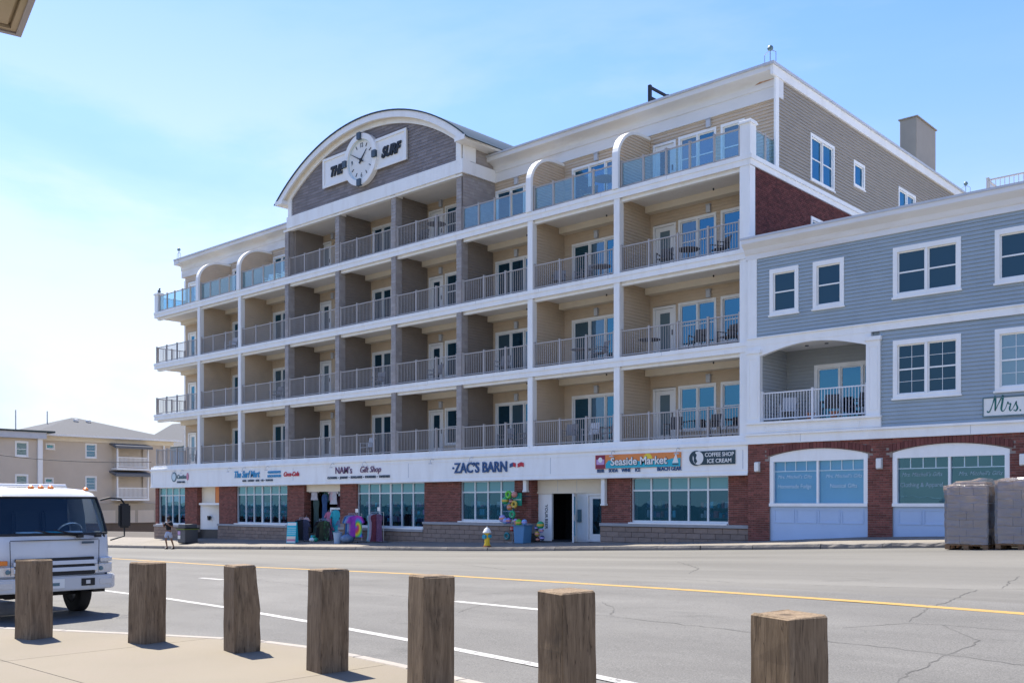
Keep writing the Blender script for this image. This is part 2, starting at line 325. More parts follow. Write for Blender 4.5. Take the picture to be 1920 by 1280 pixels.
for c, wd in (([(-3.45,8.6),(-3.54,9.58),(-3.55,10.17),(-3.57,10.71),(-3.58,11.14),(-3.59,11.59)],.03), ([(-3.59,11.59),(-3.91,11.98),(-4.33,12.53)],.02),
  ([(-4.76,12.61),(-4.91,13.4),(-5.05,14.11),(-5.05,14.81),(-5.19,16.59)],.028), ([(-30,14.6),(-18.56,13.0),(-16.01,12.3),(-13.72,12.0),(-8.76,11.34),(-7.11,11.03),(-6.07,10.85),(-4.88,10.64),(-4.32,10.62),(-3.51,10.52),(-2.8,10.33),(2,9.6)],.022),
  ([(-10.94,10.66),(-11.37,11.69),(-11.41,12.39),(-11.24,12.75)],.02), ([(-9.74,12.75),(-9.03,12.09),(-8.57,11.44)],.02), ([(-4.92,16.97),(-5.11,18.02),(-5.23,19.02)],.03),
  ([(-16,17.4),(-10.88,16.87),(-9.17,16.38),(-7.18,16.5),(-5.2,16.58),(-4.59,16.93)],.025), ([(-4.33,12.53),(-4.73,12.46),(-5.24,11.72)],.018), ([(-3.0,12.6),(-3.8,12.5),(-4.33,12.53)],.018),
  ([(-14,21.5),(-12.2,19.6),(-11.5,18.1)],.04), ([(-24,20),(-20,19.6),(-17,18.2)],.035)):
    ribbon('road_crack', c, wd*.62, M['crack'], up=.003, wobble=.035, step=.12)

# plaza of concrete slabs on the camera side, with a granite edge
EDGE = [(-45,-18),(-13.33,4.82),(-12.51,5.24),(-11.51,5.72),(-10.38,6.22),(-9.83,6.38),(-8.99,6.47),(-8.16,6.42),(-7.21,6.32),(-6.39,6.2),(-4,5.84),(0,5.2),(8,3.8),(20,1.6)]
PL = EDGE + [(20,-18.2),(-45,-18.2)]
def clip(poly, a, b):
    """keep the part of poly to the right of a->b"""
    out = []; s = lambda p: (b[0]-a[0])*(p[1]-a[1])-(b[1]-a[1])*(p[0]-a[0])
    for i, p in enumerate(poly):
        q = poly[(i+1) % len(poly)]; sp, sq = s(p), s(q)
        if sp <= 0: out.append(p)
        if sp*sq < 0: t = sp/(sp-sq); out.append((p[0]+(q[0]-p[0])*t, p[1]+(q[1]-p[1])*t))
    return out
plz = MB().prism(PL, -.6, -.02, 'Z'); plaza = struct('plaza', plz, M['joint'])
for i in range(-12, 8):
    for j in range(-8, 2):
        x0, y0 = -10.55+3*i, 3.87+3*j
        poly = [(x0+.005,y0+.005),(x0+2.995,y0+.005),(x0+2.995,y0+2.995),(x0+.005,y0+2.995)]
        for a, b in zip(EDGE, EDGE[1:]):
            poly = clip(poly, a, b)
            if len(poly) < 3: break
        if len(poly) < 3: continue
        part('concrete_slab', MB().prism(poly, -.1, 0, 'Z'), M['plaza'], plaza)
for i, (a, b) in enumerate(zip(EDGE[:-1], EDGE[1:])):
    n_ = max(1, round(math.hypot(b[0]-a[0], b[1]-a[1])/1.1))
    for k in range(n_):
        p = [a[q]+(b[q]-a[q])*k/n_ for q in (0, 1)]; r = [a[q]+(b[q]-a[q])*(k+1)/n_ for q in (0, 1)]
        tx, ty = r[0]-p[0], r[1]-p[1]; q = math.hypot(tx, ty); tx /= q; ty /= q; e = .004
        poly = [(p[0]+tx*e, p[1]+ty*e), (r[0]-tx*e, r[1]-ty*e), (r[0]-ty*.13-tx*e, r[1]+tx*.13-ty*e), (p[0]-ty*.13+tx*e, p[1]+tx*.13+ty*e)]
        part('kerb_stone', MB().prism(poly, -.5, .006, 'Z'), M['kerb_light'], plaza, bevel=.012)

# far sidewalk: slabs and kerb stones
swb = grid([(x, (27.3, 33.5)) for x in xs], 4, lambda x, y: zs(x, y)-.035); sidewalk = struct('sidewalk', swb, M['joint'])
x = -66.0
while x < -3:
    mb = MB(); x1 = x+1.72
    for X in (x+.006, x1-.006):
        for Y in (27.42, 28.94, 28.95, 30.75): mb.v.append((X, Y, zs(X, Y)))
    mb.f += [(0,4,5,1),(2,6,7,3)]
    part('concrete_slab', mb, M['conc'], sidewalk); x = x1
x = -66.0; rk = random.Random(5)
while x < -4:
    ln = rk.uniform(1.5, 2.3); x1 = x+ln
    broken = -14.5 < x < -10.2
    mb = MB(); k = 9; dy = rk.uniform(-.02, .02)
    for i in range(k+1):
        X = x+.008+(ln-.016)*i/k
        j = (rk.uniform(-.03, .005) if broken else rk.uniform(-.006, .006)); j2 = rk.uniform(-.015, .03) if broken else rk.uniform(-.004, .004)
        zt = zk(X)+.145
        for (Y, Z) in ((27.2+dy+j2, zk(X)-.2), (27.2+dy+j2*1.4, zk(X)+.07+j), (27.225+dy+abs(j2), zt+j), (27.41, zt), (27.41, zk(X)-.2)): mb.v.append((X, Y, Z))
    for i in range(k):
        for a in range(4): mb.f.append((i*5+a, (i+1)*5+a, (i+1)*5+a+1, i*5+a+1))
    mb.f += [(0,1,2,3,4), tuple(k*5+a for a in (4,3,2,1,0))]
    part('kerb_stone', mb, M['kerb'], sidewalk); x = x1

# ------------------------------------------------------------------ building helpers
class Pl:
    """a wall plane: kind F faces the street (-Y), S faces +X, W faces -X"""
    def __init__(s, kind, c): s.k = kind; s.c = c
    def p(s, u, z, o=0):
        if s.k == 'F': return (u, s.c-o, z)
        if s.k == 'S': return (s.c+o, u, z)
        if s.k == 'W': return (s.c-o, u, z)
        return (u, s.c+o, z)
    def box(s, mb, u0, u1, z0, z1, o0, o1):
        a, b = s.p(u0, z0, o0), s.p(u1, z1, o1); return mb.box(a[0], b[0], a[1], b[1], a[2], b[2])
    def frame(s, mb, u0, u1, z0, z1, w_, o0, o1, wb=None, wt=None):
        wb = w_ if wb is None else wb; wt = w_ if wt is None else wt
        s.box(mb, u0, u0+w_, z0, z1, o0, o1); s.box(mb, u1-w_, u1, z0, z1, o0, o1)
        s.box(mb, u0+w_, u1-w_, z0, z0+wb, o0, o1); s.box(mb, u0+w_, u1-w_, z1-wt, z1, o0, o1)
    def prism(s, mb, poly, o0, o1):
        if s.k in 'FB': a, b = s.p(0, 0, o0)[1], s.p(0, 0, o1)[1]; return mb.prism(poly, a, b, 'Y')
        a, b = s.p(0, 0, o0)[0], s.p(0, 0, o1)[0]; return mb.prism(poly, a, b, 'X')
def siding(mb, pl, u0, u1, z0, z1, holes=(), step=.12, proud=.032, shingle=0, lim=None):
    """lapped boards: every course a tilted face with a lip under it; holes are (u0,u1,z0,z1)"""
    n = int(math.ceil((z1-z0)/step))
    for i in range(n):
        a, b = z0+i*step, min(z1, z0+(i+1)*step)
        cuts = sorted({a, b, *[h[k] for h in holes for k in (2, 3) if a < h[k] < b]})
        for za, zb in zip(cuts, cuts[1:]):
            mid = (za+zb)/2; iv = [(u0, u1)]
            if lim: lo, hi = lim(mid); iv = [(max(u0, lo), min(u1, hi))]
            for h in holes:
                if h[2] < mid < h[3]:
                    nv = []
                    for p, q in iv:
                        if h[1] <= p or h[0] >= q: nv.append((p, q)); continue
                        if h[0] > p: nv.append((p, h[0]))
                        if h[1] < q: nv.append((h[1], q))
                    iv = nv
            oa = proud*(1-(za-a)/step)+.002; ob = proud*(1-(zb-a)/step)+.002
            for p, q in iv:
                if q-p < .004: continue
                seg = [(p, q)]
                if shingle:
                    seg = []; t = p-random.uniform(0, shingle)
                    while t < q:
                        e = t+shingle*random.uniform(.5, 1.3); s_, e_ = max(t, p), min(e, q)
                        if e_-s_ > .01: seg.append((s_, e_))
                        t = e
                for s_, e_ in seg:
                    mb.quad(pl.p(s_, za, oa), pl.p(e_, za, oa), pl.p(e_, zb, ob), pl.p(s_, zb, ob))
                    if za == a: mb.quad(pl.p(s_, za, 0), pl.p(e_, za, 0), pl.p(e_, za, oa), pl.p(s_, za, oa))
    return mb
def bricks(mb, pl, u0, u1, z0, z1, holes=(), inside=None, bl=.2, bh=.062, j=.011, proud=.012):
    row = 0; z = z0; rr = random.Random(int((u0*7+z0*13)*100) & 65535)
    while z < z1-.02:
        u = u0-(bl+j)/2*(row % 2); ze = min(z+bh, z1)
        while u < u1:
            a, b = max(u, u0), min(u+bl, u1); segs = [(a, b)]
            for h in holes:
                if h[2] < (z+ze)/2 < h[3]:
                    segs = [(p, q) for s0, s1 in segs for p, q in ((s0, min(s1, h[0])), (max(s0, h[1]), s1)) if q-p > .02]
            for p, q in segs:
                if q-p < .02 or (inside and not inside((p+q)/2, (z+ze)/2)): continue
                o = proud+rr.uniform(-.003, .003)
                A = [pl.p(p, z, o), pl.p(q, z, o), pl.p(q, ze, o), pl.p(p, ze, o)]; B = [pl.p(p, z, -.002), pl.p(q, z, -.002), pl.p(q, ze, -.002), pl.p(p, ze, -.002)]
                n = len(mb.v); mb.v += A+B
                mb.f += [(n,n+1,n+2,n+3)]+[(n+i, n+(i+1) % 4, n+4+(i+1) % 4, n+4+i) for i in range(4)]
            u += bl+j
        z += bh+j; row += 1
    return mb
RG = random.Random(3)
def window(pl, parent, u0, u1, z0, z1, cols=1, hung=True, trim=.1, panes=None, muntin=None, mt='white', split=.5, sill=True, name='window', gl=None):
    mb = MB(); pl.frame(mb, u0, u1, z0, z1, trim, -.06, .045, wt=trim*1.15)
    if sill: pl.box(mb, u0-.03, u1+.03, z0-.035, z0+.02, 0, .08)
    cw = (u1-u0-2*trim)/cols; mw = .07
    for i in range(1, cols): u = u0+trim+cw*i; pl.box(mb, u-mw/2, u+mw/2, z0+trim, z1-trim*1.15, -.06, .035)
    wo_ = part(name, mb, M[mt], parent)
    for i in range(cols):
        a = u0+trim+cw*i+(mw/2 if i else 0); b = u0+trim+cw*(i+1)-(mw/2 if i < cols-1 else 0); za, zb = z0+trim, z1-trim*1.15; sw = .04
        zm = za+(zb-za)*split; s = MB(); pl.frame(s, a, b, za, zb, sw, -.055, -.02)
        if hung: pl.box(s, a+sw, b-sw, zm-.022, zm+.022, -.055, -.015)
        if muntin:
            c, r = muntin
            for (q0, q1) in (((za+sw, zm-.022), (zm+.022, zb-sw)) if hung else ((za+sw, zb-sw),)):
                for k in range(1, c): u = a+sw+(b-a-2*sw)*k/c; pl.box(s, u-.006, u+.006, q0, q1, -.05, -.03)
                for k in range(1, r): zz = q0+(q1-q0)*k/r; pl.box(s, a+sw, b-sw, zz-.006, zz+.006, -.0495, -.0305)
        part('sash', s, M[mt], wo_)
        zone = ((za+sw, zm-.022), (zm+.022, zb-sw)) if hung else ((za+sw, zb-sw),)
        gm = gl or RG.choice(panes or ['pane','pane','pane','pane_curtain','pane'])
        for q0, q1 in zone:
            t = RG.uniform(-.004, .004)     # panes never sit perfectly flat
            part('pane', MB().quad(pl.p(a+sw, q0, -.04+t), pl.p(b-sw, q0, -.04-t), pl.p(b-sw, q1, -.04), pl.p(a+sw, q1, -.04+t)), M[gm], wo_)
    return wo_
def door(pl, parent, u0, u1, z0, z1, glass='pane_blind', mt='white', gw=.2, gz=(.28, .16)):
    mb = MB(); pl.frame(mb, u0, u1, z0, z1, .09, -.06, .045, wb=.03); d = part('door', mb, M[mt], parent)
    a, b, za, zb = u0+.1, u1-.1, z0+.04, z1-.1
    s = MB(); pl.frame(s, a, b, za, zb, gw, -.05, -.015, wb=gz[0], wt=gz[1]); part('door_leaf', s, M[mt], d)
    part('pane', MB().quad(pl.p(a+gw, za+gz[0], -.03), pl.p(b-gw, za+gz[0], -.03), pl.p(b-gw, zb-gz[1], -.03), pl.p(a+gw, zb-gz[1], -.03)), M[glass], d)
    h = MB(); pl.box(h, b-.09, b-.05, za+.95, za+1.15, -.015, .03); part('handle', h, M['black'], d)
    return d

# ------------------------------------------------------------------ the balcony hotel
Y0, YB, XL, XR = 30.3, 32.4, -58.4, -16.84
FL = [3.93, 7.13, 10.33, 13.53]
hotel = thing('balcony_hotel', 'five storey tan hotel with white balcony decks, arched clock gable and brick shops below', 'building', (-37.4, Y0, 0))
PX = [-58.4, -53.11, -48.71, -44.15, -39.8, -35.5, -31.09, -26.9, -22.49, -17.04]     # bay lines, left to right
GREY = range(3, 7)
F = Pl('F', YB); S = Pl('S', -16.86); W = Pl('W', XL)
# main body (dark core behind the facade skins)
part('building_core', MB().box(XL+.02, -17.05, YB+.1, 52.4, 4.0, 16.6), M['tan_side'], hotel)
part('shop_level_core', MB().box(XL, -16.9, 33.6, 52.4, -2.5, 4.0), M['dark'], hotel)
ELEM = {1: [('d',-57.98,-57.0),('s',-56.4,-54.0,3)], 2: [('s',-52.76,-50.3,3)], 3: [('s',-48.47,-46.1,3)], 4: [('d',-44.0,-43.0),('w',-42.6,-41.0,2)], 5: [('s',-39.56,-37.3,3)],
        6: [('d',-35.28,-34.26),('w',-34.15,-32.4,2)], 7: [('s',-30.82,-28.2,3)], 8: [('s',-26.36,-23.7,3)], 9: [('d',-22.24,-21.18),('w',-21.06,-19.39,2),('w',-19.2,-18.2,1)]}
for fi, z in enumerate(FL):
    top = FL[fi+1]-.35 if fi < 3 else 16.2
    holes = []
    for b, els in ELEM.items():
        for e in els:
            zz0 = z+.02 if e[0] != 'w' else z+.42
            holes.append((e[1], e[2], zz0, z+2.19)); 
            if e[0] == 'd': door(F, hotel, e[1], e[2], z+.02, z+2.16, RG.choice(['pane_blind','pane_blind','pane_curtain','pane']))
            elif e[0] == 's': window(F, hotel, e[1], e[2], z+.03, z+2.19, e[3], False, .09, ['pane','pane','pane_curtain','pane'], sill=False, name='sliding_door')
            else: window(F, hotel, e[1], e[2], z+.42, z+2.19, e[3], True, .09, split=.5, sill=False)
    mb = siding(MB(), F, XL+.02, -16.95, z, top, holes, .125)
    part('clapboard_wall', mb, M['tan'], hotel)
    # deck slab and fascia
    mb = MB().box(XL, XR, Y0, YB+.15, z-.31, z-.005); part('floor_slab', mb, M['soffit'], hotel)
    mb = MB(); mb.box(XL-.03, XR+.03, Y0-.05, Y0+.02, z-.14, z+.006); mb.box(XL-.01, XR+.012, Y0-.02, Y0+.02, z-.345, z-.14)
    mb.box(XL-.03, XL+.02, Y0+.02, YB, z-.14, z+.006); mb.box(XL-.012, XL+.02, Y0+.02, YB, z-.345, z-.14)
    part('deck_fascia', mb, M['white'], hotel)
    for k in range(1, 13): xj = XL+(XR-XL)*k/13+RG.uniform(-.6, .6); part('fascia_joint', MB().box(xj-.006, xj+.006, Y0-.0525, Y0-.045, z-.135, z), M['flash'], hotel)
    part('deck_paving', MB().box(XL+.05, XR-.05, Y0+.04, YB, z-.004, z+.012), M['ledge'], hotel)
    # soffit pieces of the balcony below this slab
    if fi:
        for b in range(9):
            x0, x1 = PX[b]+.142, PX[b+1]-.142
            part('soffit_beam', MB().box(x0, x1, Y0+.12, Y0+.3, z-.47, z-.312), M['white'], hotel)
            part('bulkhead', MB().box(x0, x1, YB-.42, YB-.02, z-.56, z-.312), M['cream'], hotel)
            part('sprinkler_head', MB().lathe([(.02,0),(.035,-.04),(.015,-.08)], ((x0+x1)/2+.6, YB-.6, z-.31), 8), M['black'], hotel)
    for b, els in ELEM.items():      # wall lamps beside the doors
        e = els[-1]; xc = (e[1]+e[2])/2 if b in (7, 8) else e[1]-.25
        if b == 9: xc = -19.7
        if b in (2, 3, 5): xc = e[2]+.3
        mb = MB(); F.box(mb, xc-.09, xc+.09, z+2.22, z+2.5, 0, .13); F.box(mb, xc-.11, xc+.11, z+2.5, z+2.53, 0, .15)
        part('wall_lamp', mb, M['flash'], hotel, bevel=.01)
# partitions, posts and piers
for i, X in enumerate(PX):
    if i == 0: continue
    grey = 3 <= i <= 6
    for fi, z in enumerate(FL):
        zt = (FL[fi+1]-.31) if fi < 3 else (16.05 if grey else None)
        if i == 9:
            if fi < 3: part('corner_post', MB().box(X-.2, X+.2, Y0+.005, Y0+.38, z, zt-.035), M['white'], hotel, bevel=.01)
            continue
        if zt:
            core = MB().box(X-.1, X+.1, Y0+.12, YB-.001, z, zt); pw = part('partition_wall', core, M['graydark' if grey else 'tan'], hotel)
            mb = MB(); siding(mb, Pl('S', X+.1), Y0+.12, YB-.02, z+.01, zt, (), .125); siding(mb, Pl('W', X-.1), Y0+.12, YB-.02, z+.01, zt, (), .125)
            part('clapboards', mb, M['graydark' if grey else 'tan'], pw)
            if grey:
                pr = part('pier', MB().box(X-.16, X+.16, Y0+.03, Y0+.4, z, zt-.035), M['pier'], hotel)
                mb = MB(); siding(mb, Pl('F', Y0+.03), X-.16, X+.16, z+.01, zt-.04, (), .16, .018, .3); siding(mb, Pl('S', X+.16), Y0+.03, Y0+.4, z+.01, zt-.04, (), .16, .018, .3)
                part('shingles', mb, M['pier'], pr)
                if fi == 3: part('pier_cap', MB().box(X-.22, X+.22, Y0-.03, Y0+.42, zt-.1, zt-.001), M['white'], hotel)
            else: part('post', MB().box(X-.138, X+.138, Y0+.005, Y0+.28, z, zt-.035), M['white'], hotel, bevel=.006)
        else:          # quarter-round screen on the top deck
            arc = [(31.75-1.5*math.cos(t*math.pi/24), z+1.25+1.2*math.sin(t*math.pi/24)) for t in range(13)]
            prof = [(31.75-1.5, z)]+arc+[(YB-.001, z+2.45), (YB-.001, z)]
            sw = part('arched_screen', MB().prism(prof, X-.1, X+.1, 'X'), M['tan'], hotel)
            def lim(zz, z=z):
                q = zz-z-1.25; return (30.27 if q < 0 else 31.75-1.5*math.sqrt(max(0, 1-(q/1.2)**2)), YB-.02)
            mb = MB(); siding(mb, Pl('S', X+.1), 30, YB-.02, z+.01, z+2.44, (), .12, lim=lim); siding(mb, Pl('W', X-.1), 30, YB-.02, z+.01, z+2.44, (), .12, lim=lim)
            part('clapboards', mb, M['tan'], sw)
            inn = [(31.75-1.42*math.cos(t*math.pi/24), z+1.25+1.14*math.sin(t*math.pi/24)) for t in range(13)]
            out = [(31.75-1.55*math.cos(t*math.pi/24), z+1.25+1.25*math.sin(t*math.pi/24)) for t in range(13)]
            tr = MB(); tr.ring([(30.2, z+.01)]+out+[(YB-.03, z+2.5)], [(30.33, z+.01)]+inn+[(YB-.03, z+2.39)], X-.138, X+.138, 'X', False); part('arched_cap', tr, M['white'], sw)
            
# railings
BAL = {}
def railing(x0, x1, z, n, glass=False, y=Y0+.1, m='rail', h=1.02, parent=None, label=None, sp=.105):
    parent = parent or hotel
    mb = MB(); mb.box(x0, x1, y-.025, y+.025, z+h-.04, z+h); mb.box(x0, x1, y-.02, y+.02, z+.07, z+.11)
    if not glass:
        k = int((x1-x0)/sp)
        for i in range(1, k):
            xx = x0+(x1-x0)*i/k; mb.box(xx-.0085, xx+.0085, y-.0085, y+.0085, z+.11, z+h-.04)
    r = part('glass_railing' if glass else 'railing', mb, M[m], parent)
    xp = [x0+.035+(x1-x0-.07)*i/n for i in range(n+1)]
    for xx in xp:
        q = MB().box(xx-.035, xx+.035, y-.04, y+.04, z+.005, z+h+.03).box(xx-.043, xx+.043, y-.048, y+.048, z+h+.03, z+h+.055); part('railing_post', q, M[m], r)
    if glass:
        for a, b in zip(xp, xp[1:]):
            t = RG.uniform(-.006, .006)
            part('glass_panel', MB().quad((a+.05, y+t, z+.13), (b-.05, y-t, z+.13), (b-.05, y-t, z+h-.05), (a+.05, y+t, z+h-.05)), M['railglass'], r)
    return r
def railing_side(x, y0, y1, z, n, glass=False, m='rail', h=1.02, parent=None, sp=.105):
    mb = MB(); mb.box(x-.025, x+.025, y0, y1, z+h-.04, z+h); mb.box(x-.02, x+.02, y0, y1, z+.07, z+.11)
    if not glass:
        k = int((y1-y0)/sp)
        for i in range(1, k): yy = y0+(y1-y0)*i/k; mb.box(x-.0085, x+.0085, yy-.0085, yy+.0085, z+.11, z+h-.04)
    r = part('glass_railing' if glass else 'railing', mb, M[m], parent or hotel)
    yp = [y0+.035+(y1-y0-.07)*i/n for i in range(n+1)]
    for yy in yp: part('railing_post', MB().box(x-.04, x+.04, yy-.035, yy+.035, z+.005, z+h+.045), M[m], r)
    if glass:
        for a, b in zip(yp, yp[1:]): part('glass_panel', MB().quad((x, a+.05, z+.13), (x, b-.05, z+.13), (x, b-.05, z+h-.05), (x, a+.05, z+h-.05)), M['railglass'], r)
for fi, z in enumerate(FL):
    for b in range(9):
        glass = fi == 3 and not (3 <= b <= 5)
        l_ = .14 if b not in (3, 4, 5, 6) else .17; r_ = .14 if b not in (2, 3, 4, 5) else .17
        if b == 8: r_ = .2
        if b == 0: l_ = .06
        if fi == 3 and b == 0: l_ = .45
        n = 3 if b not in (0, 8) else 4
        if glass: n = 4 if b not in (0, 8) else 5
        railing(PX[b]+l_, PX[b+1]-r_, z, n, glass)
    railing_side(XL+.08, Y0+.15 if fi < 3 else Y0+.46, YB-.05, z, 2, fi == 3)
railing_side(XR-.1, Y0+.42, YB-.05, FL[3], 2, True)
for X in (XL+.2, -17.02):       # square newels at the ends of the top deck
    mb = MB().box(X-.2, X+.2, Y0-.005, Y0+.4, 13.54, 14.62).box(X-.25, X+.25, Y0-.055, Y0+.45, 14.62, 14.69).box(X-.22, X+.22, Y0-.025, Y0+.42, 14.69, 14.75)
    part('newel_post', mb, M['white'], hotel)
# cornice along the front and roof
def cornice(u0, u1, y, zb, zt, proj):
    prof = [(y, zb), (y-.06, zb), (y-.06, zb+.42), (y-.1, zb+.44), (y-.1, zb+.62)]
    for t in range(7): a = t/6*math.pi/2; prof.append((y-.1-(proj-.14)*(1-math.cos(a)), zb+.62+(zt-.2-zb-.62)*math.sin(a)))
    prof += [(y-proj, zt-.18), (y-proj, zt), (y+.3, zt), (y+.3, zb)]
    return MB().prism(prof, u0, u1, 'X')
for a, b in ((XL-.35, -44.3), (-30.9, -16.815)):
    part('cornice', cornice(a, b, YB-.02, 16.1, 17.12, .55), M['cornice'], hotel)
    part('roof_edge', MB().box(a-.03, b+.06, YB-.63, YB+.4, 17.12, 17.2), M['flash'], hotel)
part('peeled_paint', MB().quad((-17.75, YB-.135, 16.735), (-16.83, YB-.135, 16.765), (-16.83, YB-.2, 16.93), (-17.2, YB-.19, 16.89)), mat('bare_wood', (.42,.22,.12), .8, .3, 8, dirt=(.7,.66,.6,.9), dscale=3), hotel)
part('roof_deck', MB().box(XL+.02, -16.9, YB+.3, 52.4, 16.6, 16.72), M['roof'], hotel)
# right-hand side wall
SH = [(34.85, 36.9, 13.75, 15.53), (38.7, 39.77, 14.45, 15.5), (43.36, 45.36, 13.75, 15.53), (47.5, 49.4, 13.75, 15.53)]
part('side_clapboards', siding(MB(), S, YB-.2, 52.4, 13.56, 16.8, SH, .125), M['tan_side'], hotel)
window(S, hotel, *SH[0], 2, True); window(S, hotel, *SH[1], 1, False); window(S, hotel, *SH[2], 2, True); window(S, hotel, *SH[3], 2, True)
window(S, hotel, 34.9, 36.86, 10.6, 12.4, 2, True)
mb = MB(); S.box(mb, YB-.32, YB-.06, 13.56, 16.76, -.02, .048); S.box(mb, Y0, 52.5, 13.2, 13.52, -.02, .05); S.box(mb, Y0-.04, 52.5, 13.40, 13.545, .05, .1)
S.box(mb, YB-.58, 52.5, 16.76, 17.1, -.02, .09); part('side_trim', mb, M['white'], hotel)
mb = MB(); S.box(mb, YB-.66, 52.6, 17.1, 17.19, -.3, .15); part('side_roof_edge', mb, M['flash'], hotel)
for a in ((Y0+.38, 34.92, 9.8, 13.2), (36.84, 45, 9.8, 13.2), (34.92, 36.84, 9.8, 10.62), (34.92, 36.84, 12.38, 13.2)): part('brick_backing', MB().box(-17.0, -16.862, *a), M['mortar_dark'], hotel)
part('side_bricks', bricks(MB(), S, Y0+.4, 44.95, 9.9, 13.2, [(34.9, 36.86, 10.6, 12.4)]), M['brick_dark'], hotel, kind='stuff')
# left-hand side wall and roof return
part('west_clapboards', siding(MB(), W, YB, 52.4, 3.9, 16.7, (), .25, .03), M['tan'], hotel)
part('west_corner_board', MB().box(XL-.04, XL+.12, YB-.06, YB+.1, 3.95, 15.86), M['white'], hotel)
part('west_roof_edge', MB().box(XL-.38, XL+.2, YB-.6, 52.6, 16.85, 17.11), M['cornice'], hotel)
# stair tower / chimney on the roof
mb = MB().box(-18.3, -17.5, 47.3, 49.8, 16.7, 19.9); ch = part('roof_tower', mb, M['tan_side'], hotel, bevel=.02)
part('tower_cap', MB().box(-18.36, -17.44, 47.24, 49.86, 19.9, 19.95), M['tan_side'], ch)

# ---- arched gable
XC, ZC, RA = -37.37, 9.12, 10.98
def arc(r, z_lo, n=40):
    h = math.sqrt(r*r-(z_lo-ZC)**2); a = math.atan2(z_lo-ZC, h)
    return [(XC-r*math.cos(a+(math.pi-2*a)*i/n), ZC+r*math.sin(a+(math.pi-2*a)*i/n)) for i in range(n+1)]
Gp = Pl('F', Y0-.02)
hw = 6.5
part('gable_backing', MB().prism([(XC-hw, 16.05), (XC-hw, 17.5)]+[p for p in arc(RA-.31, 17.55)][1:-1]+[(XC+hw, 17.5), (XC+hw, 16.05)], Y0-.015, Y0+.3, 'Y'), M['gray'], hotel)
part('gable_shingles', siding(MB(), Gp, XC-hw+.1, XC+hw-.1, 16.66, 20.1, (), .15, .02, .45, lim=lambda z: (XC-math.sqrt(max(0, (RA-.5)**2-(z-ZC)**2)), XC+math.sqrt(max(0, (RA-.5)**2-(z-ZC)**2)))), M['gray'], hotel, kind='stuff')
mb = MB(); mb.box(XC-hw-.12, XC+hw+.12, Y0-.1, Y0+.35, 16.07, 16.66); part('gable_frieze', mb, M['white'], hotel)
for s in (-1, 1): part('gable_corner_board', MB().box(XC+s*hw-.3*(s > 0), XC+s*hw+.3*(s < 0), Y0-.09, Y0-.02, 16.66, 17.75), M['white'], hotel)
o1, i1 = arc(RA-.3, 17.45), arc(RA-.52, 17.45); part('gable_inner_trim', MB().ring(o1, i1, Y0-.11, Y0-.03, 'Y', False), M['white'], hotel)
o1, i1 = arc(RA-.03, 17.42), arc(RA-.32, 17.42); part('gable_arch_fascia', MB().ring(o1, i1, Y0-.4, Y0-.3, 'Y', False), M['white'], hotel)
o1, i1 = arc(RA-.03, 17.42), arc(RA-.3, 17.42); part('gable_soffit', MB().ring(o1, i1, Y0-.3, Y0+.28, 'Y', False), M['cream'], hotel)
o1, i1 = arc(RA+.03, 17.36), arc(RA-.03, 17.36); part('vault_roof', MB().ring(o1, i1, Y0-.45, 37.5, 'Y', False), M['roof'], hotel, smooth=True)
o1, i1 = arc(RA-.031, 17.4), arc(RA-.4, 17.4); part('vault_filling', MB().ring(o1, i1, Y0+.28, 37.4, 'Y', False), M['white'], hotel)
for s in (-1, 1):
    x = XC+s*hw; C = Pl('S', x) if s > 0 else Pl('W', x)
    part('gable_cheek', MB().box(x-.14*(s > 0), x+.14*(s < 0), Y0+.3, 36, 13.54 if s < 0 else 13.54, 17.5), M['graydark'], hotel)
    part('gable_cheek_shingles', siding(MB(), C, Y0+.03, YB+.1, 13.56, 17.4, (), .14, .018, .4), M['pier'], hotel)
    mb = MB(); C.box(mb, Y0+.352, YB+.2, 16.08, 16.64, .022, .11); C.box(mb, Y0+.0, Y0+.75, 16.665, 17.4, .022, .1); part('cheek_trim', mb, M['white'], hotel)
    mb = MB(); C.box(mb, Y0-.48, 36.5, 17.3, 17.5, .0, .62); part('vault_eave', mb, M['white'], hotel)
part('gable_ceiling', MB().box(PX[3]+.1, PX[6]-.1, Y0+.36, YB, 16.06, 16.2), M['soffit'], hotel)
for b in range(3, 6): part('soffit_beam', MB().box(PX[b]+.17, PX[b+1]-.17, Y0-.02, Y0+.2, 15.96, 16.068), M['white'], hotel)
